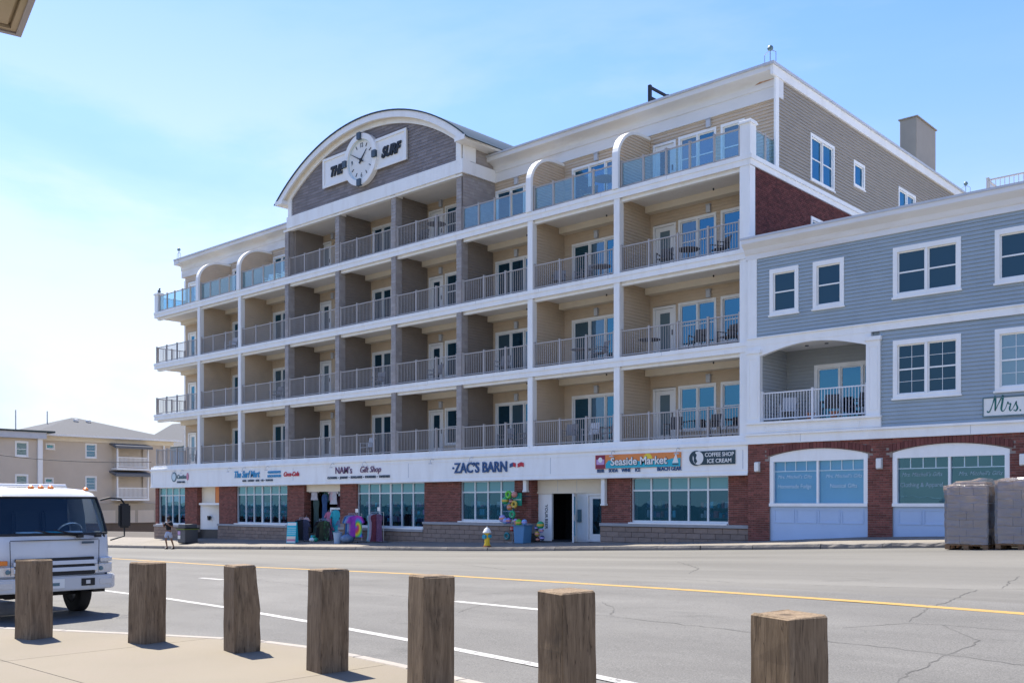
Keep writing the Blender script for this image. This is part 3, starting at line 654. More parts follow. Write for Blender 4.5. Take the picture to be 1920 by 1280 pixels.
# ------------------------------------------------------------------ lettering
def text_mb(body, size, shear=0, bold=0, ext=.012, align='CENTER', sx=1.0, sp=1.0):
    cu = bpy.data.curves.new('t', 'FONT'); cu.body = body; cu.size = size; cu.shear = shear; cu.offset = bold; cu.extrude = ext; cu.align_x = align; cu.resolution_u = 3; cu.space_character = sp
    o = bpy.data.objects.new('t', cu); COL.objects.link(o); dg = bpy.context.evaluated_depsgraph_get()
    me = bpy.data.meshes.new_from_object(o.evaluated_get(dg)); mb = MB()
    mb.v = [(v.co.x*sx, v.co.y, v.co.z) for v in me.vertices]; mb.f = [tuple(p.vertices) for p in me.polygons]
    bpy.data.objects.remove(o); bpy.data.curves.remove(cu); bpy.data.meshes.remove(me); return mb
def lettering(parent, body, x, y, z, size, m, shear=0, bold=0, ext=.012, align='CENTER', sx=1.0, sp=1.0, vert=False):
    mb = text_mb(body, size, shear, bold, ext, align, sx, sp)
    if vert: mb.v = [(b_, -a, c) for a, b_, c in mb.v]
    mb.v = [(x+a, y-c-ext, z+b_) for a, b_, c in mb.v]
    if size < .4: return part('lettering', mb, m, parent)
    # big letters are pieces of their own: split the mesh into its loose parts
    par = list(range(len(mb.v)))
    def find(i):
        while par[i] != i: par[i] = par[par[i]]; i = par[i]
        return i
    for f_ in mb.f:
        for q in f_[1:]: par[find(q)] = find(f_[0])
    comp = {}
    for f_ in mb.f: comp.setdefault(find(f_[0]), []).append(f_)
    for fs in comp.values():
        ix = sorted({q for f_ in fs for q in f_}); mp_ = {q: k for k, q in enumerate(ix)}; c = MB(); c.v = [mb.v[q] for q in ix]; c.f = [tuple(mp_[q] for q in f_) for f_ in fs]; part('letter', c, m, parent)
def pmat(name, col, rough=.45, **k): return mat(name, col, rough, k.pop('var', .05), **k)
M['navy'] = pmat('navy_letters', (.03,.09,.22)); M['bluel'] = pmat('sky_blue_letters', (.04,.3,.55)); M['redl'] = pmat('red_letters', (.55,.04,.06)); M['purple'] = pmat('plum_letters', (.16,.07,.15))
M['ink'] = pmat('dark_slate_letters', (.06,.09,.12)); M['orange'] = pmat('orange_print', (.75,.25,.07)); M['teal'] = pmat('teal_print', (.03,.42,.52)); M['ylw'] = pmat('yellow_print', (.8,.6,.06)); M['maroon'] = pmat('maroon_print', (.25,.03,.06)); M['lilac'] = pmat('lilac_print', (.5,.32,.55))
M['offwhite'] = pmat('off_white_print', (.8,.79,.74)); M['green'] = pmat('green_sign', (.02,.28,.18)); M['dkgreen'] = pmat('dark_green_letters', (.02,.14,.12)); M['signblack'] = pmat('black_sign_letters', (.012,.014,.016)); M['slate'] = pmat('slate_sign', (.03,.06,.075))
M['greyteal'] = pmat('grey_teal_print', (.12,.2,.22)); M['pink'] = pmat('pink_print', (.6,.25,.32)); M['frostl'] = pmat('frosted_vinyl', (.6,.72,.75))

# ------------------------------------------------------------------ shop level of the hotel
YS = 30.5; SF = Pl('F', YS)
mb = MB(); SF.box(mb, -58.7, -16.86, 2.62, 3.6, -.6, .3); part('sign_band', mb, M['white'], hotel)
mb = MB(); SF.box(mb, -58.74, -16.85, 3.6, 3.72, -.6, .36); SF.box(mb, -58.72, -16.855, 3.72, 3.86, -.6, .27); SF.box(mb, -58.71, -16.86, 2.56, 2.64, -.5, .34); SF.box(mb, -58.71, -16.86, 2.74, 2.77, .3, .315); SF.box(mb, -58.71, -16.86, 3.44, 3.47, .3, .315)
part('band_moulding', mb, M['white'], hotel)
for x in (-58.5, -54.2, -47.4, -43.4, -34.3, -25.7, -17.05):
    part('band_joint', MB().box(x-.012, x+.012, YS-.306, YS-.29, 2.78, 3.43), M['flash'], hotel)
for x in (-55.6, -54.6, -49.4, -47.9, -45.6, -39.9, -37.4, -32.6, -30.1, -22.5, -19.6):   # gooseneck brackets above the signs
    mb = MB().tube([(x, YS-.29, 3.55), (x, YS-.42, 3.6), (x, YS-.5, 3.52), (x, YS-.5, 3.4)], .012, 6).box(x-.09, x+.09, YS-.53, YS-.47, 3.36, 3.4); part('sign_bracket', mb, M['flash'], hotel)
BR = [(-59.25,-58.3,0), (-55.02,-53.6,1), (-51.15,-49.33,1), (-44.34,-42.85,1), (-39.79,-38.47,1), (-33.53,-31.19,1), (-27.93,-27.0,1), (-23.35,-21.96,1), (-17.78,-16.9,1)]
BASEZ = [(-60,.12),(-50,.24),(-44,.38),(-38,.5),(-33,.62),(-27,.66),(-20,.72),(-16,.74)]
bz = lambda x: interp(BASEZ, x)
for a, b, _ in BR:
    if a < -59: a = -58.66
    sl_ = bz((a+b)/2)
    part('brick_backing', MB().box(a, b, YS+.002, YS+.45, sl_-.3, 2.6), M['mortar'], hotel)
    part('brick_pier', bricks(MB(), SF, a, b, sl_+.12, 2.57), M['brick'], hotel, kind='stuff')
    # returns of the pier into the openings
    for x, k in ((a, 'W'), (b, 'S')): part('pier_return', bricks(MB(), Pl(k, x), YS, YS+.44, sl_+.12, 2.57), M['brick'], hotel, kind='stuff')
# block plinth: individual split-face blocks under every pier and window
blk = {}
def plinth(a, b, z1, y=YS-.1):
    part('plinth_core', MB().box(a+.01, b-.01, y+.035, YS+.5, zf(a)-.5, z1-.12), M['joint'], hotel)
    part('plinth_sill', MB().box(a-.01, b+.01, y-.05, YS+.02, z1-.115, z1), M['ledge'], hotel, bevel=.008)
    h = .197; z = z1-.12-h; row = 0
    while z > zf(a)-.25:
        x = a-(.3 if row % 2 else 0)
        while x < b-.05:
            p, q = max(x, a), min(x+.6, b)
            if q-p > .06:
                key = round(q-p, 2)
                if key not in blk: blk[key] = MB().box(0, key-.012, 0, .06, 0, h-.012).mesh('block', M['block'], bevel=.008)
                o = obj('block', blk[key], hotel, (p-org(hotel)[0], y+RG.uniform(-.004, .004)-org(hotel)[1], z-org(hotel)[2]))
            x += .6
        z -= h; row += 1
for a, b, zt_ in ((-58.66,-53.6,.26), (-51.15,-42.85,.42), (-39.79,-33.53,.4), (-33.53,-27.0,.76), (-23.35,-16.9,.84)): plinth(a, b, zt_)
# shop windows with transoms
def shopwin(a, b, z0, z1, cols, big=(), tr=.5, name='shop_window', film=False):
    mb = MB(); P = Pl('F', YS+.12); P.frame(mb, a, b, z0, z1, .06, -.05, .05, wb=.08)
    zt = z1-tr; P.box(mb, a+.06, b-.06, zt-.03, zt+.03, -.045, .045)
    cw = (b-a-.12)/cols
    for i in range(1, cols):
        u = a+.06+cw*i; wd = .06 if i in big else .035; P.box(mb, u-wd, u+wd, z0+.08, zt-.03, -.04, .048); P.box(mb, u-wd, u+wd, zt+.03, z1-.06, -.04, .048)
    o = part(name, mb, M['alu'], hotel)
    part('window_sill', MB().box(a-.02, b+.02, YS-.16, YS+.1, z0-.05, z0+.004), M['white'], o)
    for i in range(cols):
        p, q = a+.06+cw*i+.036, a+.06+cw*(i+1)-.036
        part('pane', MB().quad(P.p(p, z0+.08, 0), P.p(q, z0+.08, 0), P.p(q, zt-.03, 0), P.p(p, zt-.03, 0)), M['shopglass'], o)
        part('transom_pane', MB().quad(P.p(p, zt+.03, 0), P.p(q, zt+.03, 0), P.p(q, z1-.06, 0), P.p(p, z1-.06, 0)), M['frost'], o)
    return o
WIN = [(-58.3,-55.02,.3,4,()), (-49.33,-44.34,.45,6,(3,)), (-38.47,-33.53,.43,6,(3,)), (-31.19,-27.93,.8,4,()), (-21.96,-17.78,.86,5,())]
for a, b, z0, c, big in WIN: shopwin(a, b, z0+.02, 2.58, c, big)
# rooms behind the glass
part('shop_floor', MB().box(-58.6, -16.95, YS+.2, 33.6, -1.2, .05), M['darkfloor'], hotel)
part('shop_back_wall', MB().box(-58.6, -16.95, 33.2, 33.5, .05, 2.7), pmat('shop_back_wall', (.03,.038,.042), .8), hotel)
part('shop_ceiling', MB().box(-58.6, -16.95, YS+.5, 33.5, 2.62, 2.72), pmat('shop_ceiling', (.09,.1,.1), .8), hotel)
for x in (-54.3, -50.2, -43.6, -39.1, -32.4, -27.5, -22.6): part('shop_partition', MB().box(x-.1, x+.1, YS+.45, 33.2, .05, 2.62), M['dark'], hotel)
goods = [pmat('goods_'+n, c, .6, rnd=.3) for n, c in (('teal', (.04,.2,.24)), ('red', (.3,.05,.05)), ('pale', (.35,.35,.33)), ('navy', (.03,.05,.12)), ('olive', (.12,.12,.06)), ('pink', (.45,.15,.25)), ('aqua', (.1,.4,.45)))]
rg = random.Random(21)
shelves = [(-57.4,'in the leftmost shop window'), (-55.8,'beside the leftmost brick pier inside the glass'), (-48.6,'at left inside the sky blue lettered shop'), (-46.9,'in the middle of the sky blue lettered shop window'), (-45.3,'at right inside the sky blue lettered shop'), (-37.7,'at left behind the gift shop glass'), (-36.1,'in the middle of the gift shop window'), (-34.4,'at right behind the gift shop glass'), (-30.3,'at left behind the navy lettered shop glass'), (-28.8,'at right behind the navy lettered shop glass'), (-20.9,'at left behind the market window'), (-18.6,'at right behind the market window')]
for x, where in shelves:
    zb = max(.05, bz(x)-.5); t = thing('display_shelf', 'dark shelf of mixed goods '+where, 'shelf', (x, 31.5, .05), 0, 'display shelves behind the shop glass')
    wd = rg.uniform(.6, .8); part('frame', MB().box(x-wd, x+wd, 31.35, 31.4, .05, 1.6).box(x-wd, x-wd+.03, 30.9, 31.35, .05, 1.42).box(x+wd-.03, x+wd, 30.9, 31.35, .05, 1.42), M['black'], t)  # tall dark back added to imitate dark reflections low in the panes
    for k in range(4):
        z = .35+.35*k; part('shelf_board', MB().box(x-wd+.03, x+wd-.03, 30.9, 31.35, z, z+.03), M['darkfloor'], t)
        u = x-wd+.06
        while u < x+wd-.15:
            bw = rg.uniform(.08, .2); part('item', MB().box(u, u+bw, 30.93, 31.2, z+.03, z+.03+rg.uniform(.1, .3)), rg.choice(goods), t, bevel=.01); u += bw+rg.uniform(.01, .05)
# left entry
E1 = Pl('F', YS+.5)
part('entry_back', MB().box(-53.6, -51.15, YS+1.2, YS+1.3, -.7, 2.6), M['white'], hotel)
part('entry_soffit_panel', MB().box(-53.6, -52.1, YS+.3, YS+.36, 1.55, 2.58), M['cream'], hotel)
part('orange_panel', MB().box(-52.1, -51.6, YS+.32, YS+.38, 1.55, 2.58), M['orange'], hotel)
mb = MB(); mb.prism([(-53.58, YS+.2), (-52.05, YS+.85), (-52.05, YS+.92), (-53.58, YS+.27)], -.62, 1.5, 'Z'); part('entry_side_panel', mb, M['white'], hotel)
mb = MB(); SF.frame(mb, -52.05, -51.2, -.6, 1.55, .1, -.75, -.68); ed = part('entry_door', mb, M['white'], hotel); part('pane', MB().box(-51.94, -51.31, YS+.71, YS+.72, -.5, 1.44), M['teal'], ed)
mb = MB(); SF.box(mb, -53.58, -51.16, 1.5, 1.62, -.6, -.1); part('entry_lintel', mb, M['white'], hotel)
mb = MB().prism([(-53.0, .85), (-52.75, .85), (-52.85, .6), (-52.94, .6)], YS+.3, YS+.42, 'Y'); part('wall_lantern', mb, M['black'], hotel)
# clothes opening between the gift-shop piers
part('opening_head', MB().box(-42.85, -39.79, YS+.15, YS+.3, 2.2, 2.6), M['cream'], hotel)
part('opening_floor', MB().box(-42.85, -39.79, YS, 33.2, -.9, -.24), M['conc'], hotel)
mb = MB(); SF.box(mb, -41.15, -39.8, 1.28, 1.38, -.5, -.4); SF.box(mb, -41.15, -41.05, -.24, 1.28, -.5, -.4); part('inner_frame', mb, M['white'], hotel)
# market entrance
P2 = Pl('F', YS+.45)
mb = MB(); P2.box(mb, -27.0, -23.35, 2.0, 2.6, -.1, .06); part('entrance_head', mb, M['cream'], hotel)
for x in (-25.9, -24.9): part('head_joint', MB().box(x-.008, x+.008, YS+.385, YS+.392, 2.02, 2.55), M['flash'], hotel)
part('entrance_head_rail', MB().box(-27.0, -23.35, YS+.36, YS+.4, 2.0, 2.07), M['cream'], hotel)
mb = MB(); P2.box(mb, -27.0, -26.27, -.1, 2.0, -.1, 0); part('entrance_panel', mb, M['white'], hotel)
mb = MB(); P2.box(mb, -25.02, -24.42, .05, 2.0, -.1, 0); part('entrance_panel', mb, M['white'], hotel)
part('letter_box', MB().box(-24.86, -24.7, YS+.38, YS+.452, .95, 1.35).box(-24.86, -24.7, YS+.36, YS+.452, .85, .95), M['greyteal'], hotel)
door(P2, hotel, -24.42, -23.38, .08, 2.0, 'shopglass', 'white', .16, (.26, .12))
# door leaf standing open
dx, dy = -25.05, YS+.44; mb = MB()
def leaf(u0, u1, z0, z1, o0, o1): mb.prism([(dx+u*.56+o*.83, dy-u*.83+o*.56) for u, o in ((u0, o0), (u1, o0), (u1, o1), (u0, o1))], z0, z1, 'Z')
leaf(0, .12, .06, 1.98, 0, .05); leaf(.98, 1.1, .06, 1.98, 0, .05); leaf(.12, .98, .06, .3, 0, .05); leaf(.12, .98, 1.86, 1.98, 0, .05); od = part('open_door_leaf', mb, M['white'], hotel)
mb = MB(); leaf(.12, .98, .3, 1.86, .02, .03); part('pane', mb, M['shopglass'], od)
mb = MB(); leaf(.9, .95, .9, 1.15, .05, .09); part('handle', mb, M['metal'], od)
lettering(hotel, 'YOUR', -26.62, YS+.44, 1.55, .2, M['ink'], bold=.002, ext=.004, align='LEFT', vert=True); lettering(hotel, 'BEER', -26.62, YS+.44, .98, .2, M['ink'], bold=.002, ext=.004, align='LEFT', vert=True)
mb = MB().box(-26.27, -25.05, YS+.46, YS+1.6, .0, .1); part('doorway_mat', mb, M['dark'], hotel)
for x in (-27.2, -23.15):                                    # white lamp tubes beside the entrance
    z0 = 1.55 if x > -25 else 2.1
    mb = MB().box(x-.09, x+.09, YS-.2, YS-.03, z0, 2.55).box(x-.11, x+.11, YS-.22, YS-.01, z0-.04, z0+.03); part('tube_lamp', mb, M['offwhite'], hotel, bevel=.01)

# ------------------------------------------------------------------ signs on the band (each a thing of its own)
YSN = YS-.318
def sign(label, x, z, name='shop_sign'): return thing(name, label, 'sign', (x, YSN, z), 0, 'shop signs along the white band')
def plate(x0, x1, z0, z1, m, parent, y=YSN, t=.02, name='board'): return part(name, MB().box(x0, x1, y-t, y, z0, z1), M[m], parent)
def disc(x, z, r, y, t, m, parent, name='disc', sq=1.0, a0=0, a1=2*math.pi, seg=24):
    pts = [(x+r*math.cos(a0+(a1-a0)*i/seg), z+r*sq*math.sin(a0+(a1-a0)*i/seg)) for i in range(seg if a1-a0 > 6.28 else seg+1)]
    return part(name, MB().prism(pts, y-t, y, 'Y'), M[m], parent)
t = sign('small round grey emblem sign with dark script over grill lettering, leftmost on the band', -55.0, 2.8)
disc(-55.75, 3.2, .3, YSN, .015, 'greyteal', t); disc(-55.75, 3.2, .22, YSN-.016, .004, 'frostl', t, 'disc_face')
lettering(t, 'Cantina', -54.85, YSN, 3.08, .36, M['greyteal'], .25, .008); disc(-54.15, 3.2, .13, YSN, .012, 'pink', t, 'bottle_mark', 1.7)
lettering(t, 'SEASIDE GRILL', -54.9, YSN, 2.83, .15, M['ink'], 0, .003)
t = sign('sky blue slanted script sign with a row of small dark words below', -47.9, 2.8)
lettering(t, 'The Surf Mart', -47.8, YSN, 3.03, .52, M['bluel'], .3, .012, sx=.86)
lettering(t, 'GIFTS  •  LOTTERY  •  BEER  •  ICE  •  TOBACCO', -46.7, YSN, 2.8, .14, M['ink'], 0, .004)
t = sign('two line blue sign of convenience and beach supplies', -45.9, 2.95); lettering(t, 'CONVENIENCE', -45.1, YSN, 3.21, .17, M['bluel'], 0, .008); lettering(t, 'BEACH SUPPLIES', -45.1, YSN, 3.0, .17, M['bluel'], 0, .008)
t = sign('red flowing script soft drink sign', -44.6, 2.95); lettering(t, 'Coca-Cola', -43.55, YSN, 3.03, .32, M['redl'], .35, .01)
t = sign('plum coloured gift shop sign over a row of small words', -39.2, 2.8)
lettering(t, 'NAM’s', -39.1, YSN, 3.07, .48, M['purple'], 0, .002); lettering(t, 'Gift Shop', -37.05, YSN, 3.09, .42, M['purple'], .3, 0)
lettering(t, 'CLOTHING  •  JEWELRY  •  SUNGLASSES  •  SOUVENIRS  •  TAPESTRIES', -38.0, YSN, 2.82, .155, M['ink'], 0, .005)
t = sign('large navy capital letters with two small flags at the end', -30.0, 2.9)
lettering(t, '·ZAC’S BARN', -29.7, YSN, 2.93, .62, M['navy'], 0, .012, .02, sx=.92)
for dx_, m1, m2 in ((-27.75, 'navy', 'redl'), (-27.3, 'redl', 'redl')):
    part('flag', MB().prism([(dx_-.17, 3.08), (dx_+.02, 3.13), (dx_+.02, 3.3), (dx_-.17, 3.24)], YSN-.012, YSN, 'Y'), M[m1], t); part('flag', MB().prism([(dx_+.03, 3.13), (dx_+.17, 3.1), (dx_+.17, 3.26), (dx_+.03, 3.3)], YSN-.013, YSN, 'Y'), M[m2], t)
XA, XB_ = -23.4, -19.52; ZA, ZB = 2.92, 3.45
t = sign('orange and teal market board with a sun and a sailboat', -21.9, 2.9)
plate(XA, XB_, ZA, ZB, 'orange', t)
wave = [(XA+.5, ZA+.01), (XB_-.01, ZA+.01), (XB_-.01, 3.24)]+[(XB_-.01-(XB_-XA-.5)*i/24, 3.2+.035*math.sin(i*.9)) for i in range(1, 24)]+[(XA+.5, 3.1)]
part('teal_wave', MB().prism(wave, YSN-.024, YSN-.018, 'Y'), M['teal'], t)
plate(XA+.02, XA+.48, ZA+.01, ZB-.01, 'maroon', t, YSN-.018, .006, 'emblem_ground'); plate(XA+.06, XA+.44, 3.08, 3.28, 'lilac', t, YSN-.024, .004, 'emblem_stripe'); disc(XA+.25, 3.26, .1, YSN-.028, .004, 'offwhite', t, 'emblem_mark')
disc(-20.95, 3.24, .2, YSN-.018, .009, 'ylw', t, 'sun_mark', 1, 0, math.pi)
lettering(t, 'Seaside Market', -21.37, YSN-.027, 3.04, .4, M['ink'], 0, .022, .004, sx=1.04); lettering(t, 'Seaside Market', -21.38, YSN-.036, 3.045, .4, M['offwhite'], 0, .008, .004, sx=1.04)
part('sail', MB().prism([(-19.88, 3.06), (-19.62, 3.06), (-19.72, 3.42)], YSN-.032, YSN-.026, 'Y'), M['offwhite'], t); plate(-19.88, -19.62, 2.99, 3.035, 'ink', t, YSN-.026, .006, 'hull')
t = sign('row of small blue words BEER SODA WINE ICE under the market board', -22.7, 2.66)
for wd, x in (('BEER', -23.15), ('SODA', -22.55), ('WINE', -21.95), ('ICE', -21.42)): lettering(t, wd, x, YSN+.002, 2.785, .18, M['navy'], 0, .002, sx=.9)
t = sign('small blue words BEACH GEAR under the right end of the market board', -20.6, 2.66); lettering(t, 'BEACH GEAR', -20.03, YSN+.002, 2.79, .2, M['navy'], 0, .003, sx=.88)
t = sign('dark slate board reading COFFEE SHOP ICE CREAM beside a coffee bean disc', -18.4, 2.95)
plate(-18.75, -17.33, 2.96, 3.44, 'slate', t); disc(-18.88, 3.2, .29, YSN-.021, .006, 'slate', t, 'bean_ring', .92); disc(-18.8, 3.2, .22, YSN-.027, .004, 'offwhite', t, 'bean', 1.08)
part('bean_crease', MB().prism([(-18.93, 3.4), (-18.85, 3.32), (-18.89, 3.2), (-18.83, 3.08), (-18.91, 3.0), (-18.98, 3.1), (-18.97, 3.2), (-19.0, 3.3)], YSN-.036, YSN-.031, 'Y'), M['slate'], t)
lettering(t, 'Coffee Shop'.upper(), -17.95, YSN-.02, 3.24, .2, M['offwhite'], 0, .003, .004, sx=.92); lettering(t, 'ICE CREAM', -17.95, YSN-.02, 3.02, .2, M['offwhite'], 0, .003, .004, sx=.98)
t = thing('hanging_sign', 'small square green sign on a bracket left of the market entrance', 'sign', (-27.55, YS-.5, 1.7))
part('board', MB().box(-27.85, -27.25, YS-.33, YS-.29, 1.5, 2.02), M['green'], t, bevel=.005); part('stripe', MB().box(-27.83, -27.27, YS-.336, YS-.331, 1.74, 1.765), M['offwhite'], t)
part('emblem', MB().prism([(-27.62, 1.85), (-27.5, 1.97), (-27.38, 1.85), (-27.5, 1.8)], YS-.338, YS-.331, 'Y'), M['teal'], t); part('bracket', MB().box(-27.6, -27.5, YS-.3, YS-.02, 2.02, 2.06).tube([(-27.25, YS-.31, 1.9), (-26.75, YS-.31, 1.88)], .02), M['black'], t)

# ---- clock and name boards on the gable
YG = Y0-.045
for x0, x1, txt, xt, which in ((-40.68, -38.5, 'THE', -39.65, 'left'), (-36.75, -34.42, 'SURF', -35.5, 'right')):
    t = thing('name_board', 'white framed board with black slanted letters '+which+' of the gable clock', 'sign', ((x0+x1)/2, YG, 17.5), 0)
    part('board', MB().box(x0, x1, YG-.1, YG, 17.5, 18.86), M['white'], t)
    mb = MB(); Pl('F', YG-.1).frame(mb, x0-.05, x1+.05, 17.45, 18.91, .12, 0, .05); part('frame', mb, M['white'], t)
    lettering(t, txt, xt, YG-.1, 17.93, .62 if txt == 'THE' else .66, M['signblack'], .32, .035, .03, sx=.86)
t = thing('wall_clock', 'round white clock with black hands on the shingled gable', 'clock', (-37.62, YG, 18.18))
XK, ZK_ = -37.62, 18.18
circ = lambda r, n=48: [(XK+r*math.cos(2*math.pi*i/n), ZK_+r*math.sin(2*math.pi*i/n)) for i in range(n)]
part('rim', MB().ring(circ(1.24), circ(.98), YG-.26, YG, 'Y'), M['white'], t, smooth=True)
part('face', MB().prism(circ(1.0), YG-.14, YG-.001, 'Y'), M['offwhite'], t); part('face_ring', MB().ring(circ(.985), circ(.93), YG-.17, YG-.141, 'Y'), M['frostl'], t, smooth=True)
def bar(r0, r1, ang, wd, name, y=YG-.141, tp=1.0, th=.02):
    a = math.radians(90-ang*30); c, s = math.cos(a), math.sin(a)
    q = [(XK+c*r0-s*wd, ZK_+s*r0+c*wd), (XK+c*r1-s*wd*tp, ZK_+s*r1+c*wd*tp), (XK+c*r1+s*wd*tp, ZK_+s*r1-c*wd*tp), (XK+c*r0+s*wd, ZK_+s*r0-c*wd)]
    return part(name, MB().prism(q, y-th, y, 'Y'), M['signblack'], t)
for h in (1, 2, 4, 5, 7, 8, 11): bar(.66, .84, h, .018, 'tick')
for n_, a in (('12', 12), ('6', 6), ('9', 9)):
    an = math.radians(90-a*30); lettering(t, n_, XK+.72*math.cos(an), YG-.141, ZK_+.72*math.sin(an)-.1, .3, M['ink'], 0, .004, .006, sx=.85)
bar(-.2, .62, 1.45, .045, 'hour_hand', YG-.175, .25); bar(-.22, .86, 9.95, .035, 'minute_hand', YG-.2, .3)
part('hub', MB().lathe([(.001,-.03),(.07,-.03),(.07,0)], (XK, YG-.2, ZK_), 12, 'Y'), M['signblack'], t)
for a in (0, 3, 6, 9):
    an = math.radians(90-a*30); x, z = XK+1.12*math.cos(an), ZK_+1.12*math.sin(an); part('rim_block', MB().box(x-.13, x+.13, YG-.36, YG-.2, z-.16, z+.16), M['ink'], t)

# ------------------------------------------------------------------ roof equipment (things standing on the roof)
def mast(x, y, z, label, h=1.0):
    t = thing('roof_beacon', label, 'beacon', (x, y, z), 0, 'beacons on the roof corners')
    part('bracket', MB().tube([(x-.22, y, z), (x-.22, y, z+.35), (x, y, z+.5), (x+.22, y, z+.35), (x+.22, y, z)], .015, 6), M['metal'], t)
    part('pole', MB().tube([(x, y, z), (x, y, z+h)], .02, 6), M['metal'], t)
    part('lamp', MB().lathe([(.001,.0),(.08,.02),(.11,.08),(.09,.15),(.03,.2),(.001,.21)], (x, y, z+h-.05), 12), M['greyteal'], t, smooth=True)
mast(-16.95, 31.95, 17.2, 'small round lamp on a bracket at the tallest roof corner', .5); mast(-58.5, 32.0, 17.2, 'small lamp on a bracket at the far left roof corner', .6); mast(-16.9, 52.3, 17.19, 'small lamp at the rear right roof corner above the blue building', .55)
t = thing('roof_frame', 'short black steel frame standing on the roof edge right of the gable', 'frame', (-23.1, 33.4, 16.72))
for y in (33.4, 34.7): part('post', MB().box(-23.16, -23.04, y-.06, y+.06, 16.72, 18.65), M['black'], t)
for z in (18.1, 18.52): part('rail', MB().box(-23.14, -23.06, 33.46, 34.64, z, z+.1), M['black'], t)
t = thing('roof_vent', 'thin dark vent pipe on the roof between gable and tall corner', 'pipe', (-28.9, 33.4, 16.72)); part('pipe', MB().tube([(-28.9, 33.4, 16.72), (-28.9, 33.4, 17.75)], .035, 8), M['black'], t); part('collar', MB().lathe([(.07,0),(.05,.12)], (-28.9, 33.4, 16.72), 10), M['metal'], t)
t = thing('roof_hatch', 'low grey box on the roof edge near the tall corner', 'hatch', (-20.2, 33.2, 16.72)); part('body', MB().box(-20.7, -19.7, 33.0, 33.8, 16.72, 17.55), M['flash'], t); part('lid', MB().box(-20.75, -19.65, 32.95, 33.85, 17.55, 17.6), M['greyteal'], t)
# ------------------------------------------------------------------ blue-grey building next door
YA = 30.2; A = Pl('F', YA); AX0, AX1 = -16.82, 4.0
annex = thing('clapboard_building', 'three storey blue grey clapboard building with white trim and arched brick shopfronts', 'building', (AX0, YA, 0))
M['shadepanel'] = mat('white_panel_blue_shade', (.46,.58,.74), .5, .05, 1)  # white panels; the blue of the shade is put into their colour
part('building_core', MB().box(AX0+.02, AX1, YA+2.1, 47, -.5, 10.2), M['blue'], annex)
part('facade_core', MB().box(AX0+.02, -16.44, YA+.09, YA+1, 3.7, 10.1), M['blue'], annex); part('facade_core', MB().box(-12.66, AX1, YA+.09, YA+1, 3.7, 10.1), M['blue'], annex)
part('facade_core', MB().box(-16.44, -12.66, YA+.09, YA+1, 6.95, 10.1), M['blue'], annex)
W3 = [(-16.03,-14.99), (-14.49,-13.44)]; D3 = [(-11.88,-9.88), (-8.95,-6.95), (-5.6,-3.6), (-2.5,-.5)]
holes = [(a, b, 7.87, 9.42) for a, b in W3+D3]
part('upper_clapboards', siding(MB(), A, AX0+.05, AX1, 7.16, 9.9, holes, .118), M['blue'], annex)
holes2 = [(a, b, 4.79, 6.58) for a, b in D3]
part('lower_clapboards', siding(MB(), A, -12.3, AX1, 3.95, 6.92, holes2, .118), M['blue'], annex)
for a, b in W3: window(A, annex, a, b, 7.87, 9.42, 1, True, .13, gl='pane_dark')
for a, b in D3: window(A, annex, a, b, 7.87, 9.42, 2, True, .13, gl='pane_dark')
for i, (a, b) in enumerate(D3): window(A, annex, a, b, 4.79, 6.58, 2, True, .13, muntin=(2, 2), gl='pane_dark' if i != 1 else 'pane_blind')
mb = MB(); A.box(mb, -16.86, AX1, 6.93, 7.16, -.02, .07); A.box(mb, -16.86, AX1, 7.16, 7.2, -.02, .11); part('belt_course', mb, M['white'], annex)
mb = MB(); A.box(mb, -16.9, AX1, 3.6, 3.88, -.02, .08); A.box(mb, -16.9, AX1, 3.88, 3.95, -.02, .14); part('lower_belt', mb, M['white'], annex)
for x in (-14.9, -9.6, -5.2): part('belt_joint', MB().box(x-.008, x+.008, YA-.084, YA-.079, 3.62, 3.87), M['flash'], annex)
mb = MB(); A.box(mb, -16.84, -16.5, 4.0, 9.9, -.02, .05); part('corner_pilaster', mb, M['white'], annex)
prof = [(YA, 9.86), (YA-.06, 9.86), (YA-.06, 10.02), (YA-.1, 10.06), (YA-.16, 10.2), (YA-.3, 10.32), (YA-.34, 10.36), (YA-.34, 10.5), (YA+.4, 10.5), (YA+.4, 9.86)]
part('cornice', MB().prism(prof, AX0-.1, AX1, 'X'), M['cornice'], annex); part('roof_edge', MB().box(AX0-.14, AX1, YA-.37, YA+.5, 10.5, 10.57), M['flash'], annex)
part('roof_deck', MB().box(AX0+.05, AX1, YA+.4, 47, 10.2, 10.45), M['flash'], annex)
rr = railing(-9.85, 3.5, 10.45, 7, False, YA+2.2, 'rail', 1.15, annex, sp=.13); railing_side(-9.82, YA+2.25, YA+9, 10.45, 4, False, 'rail', 1.15, annex, .13)
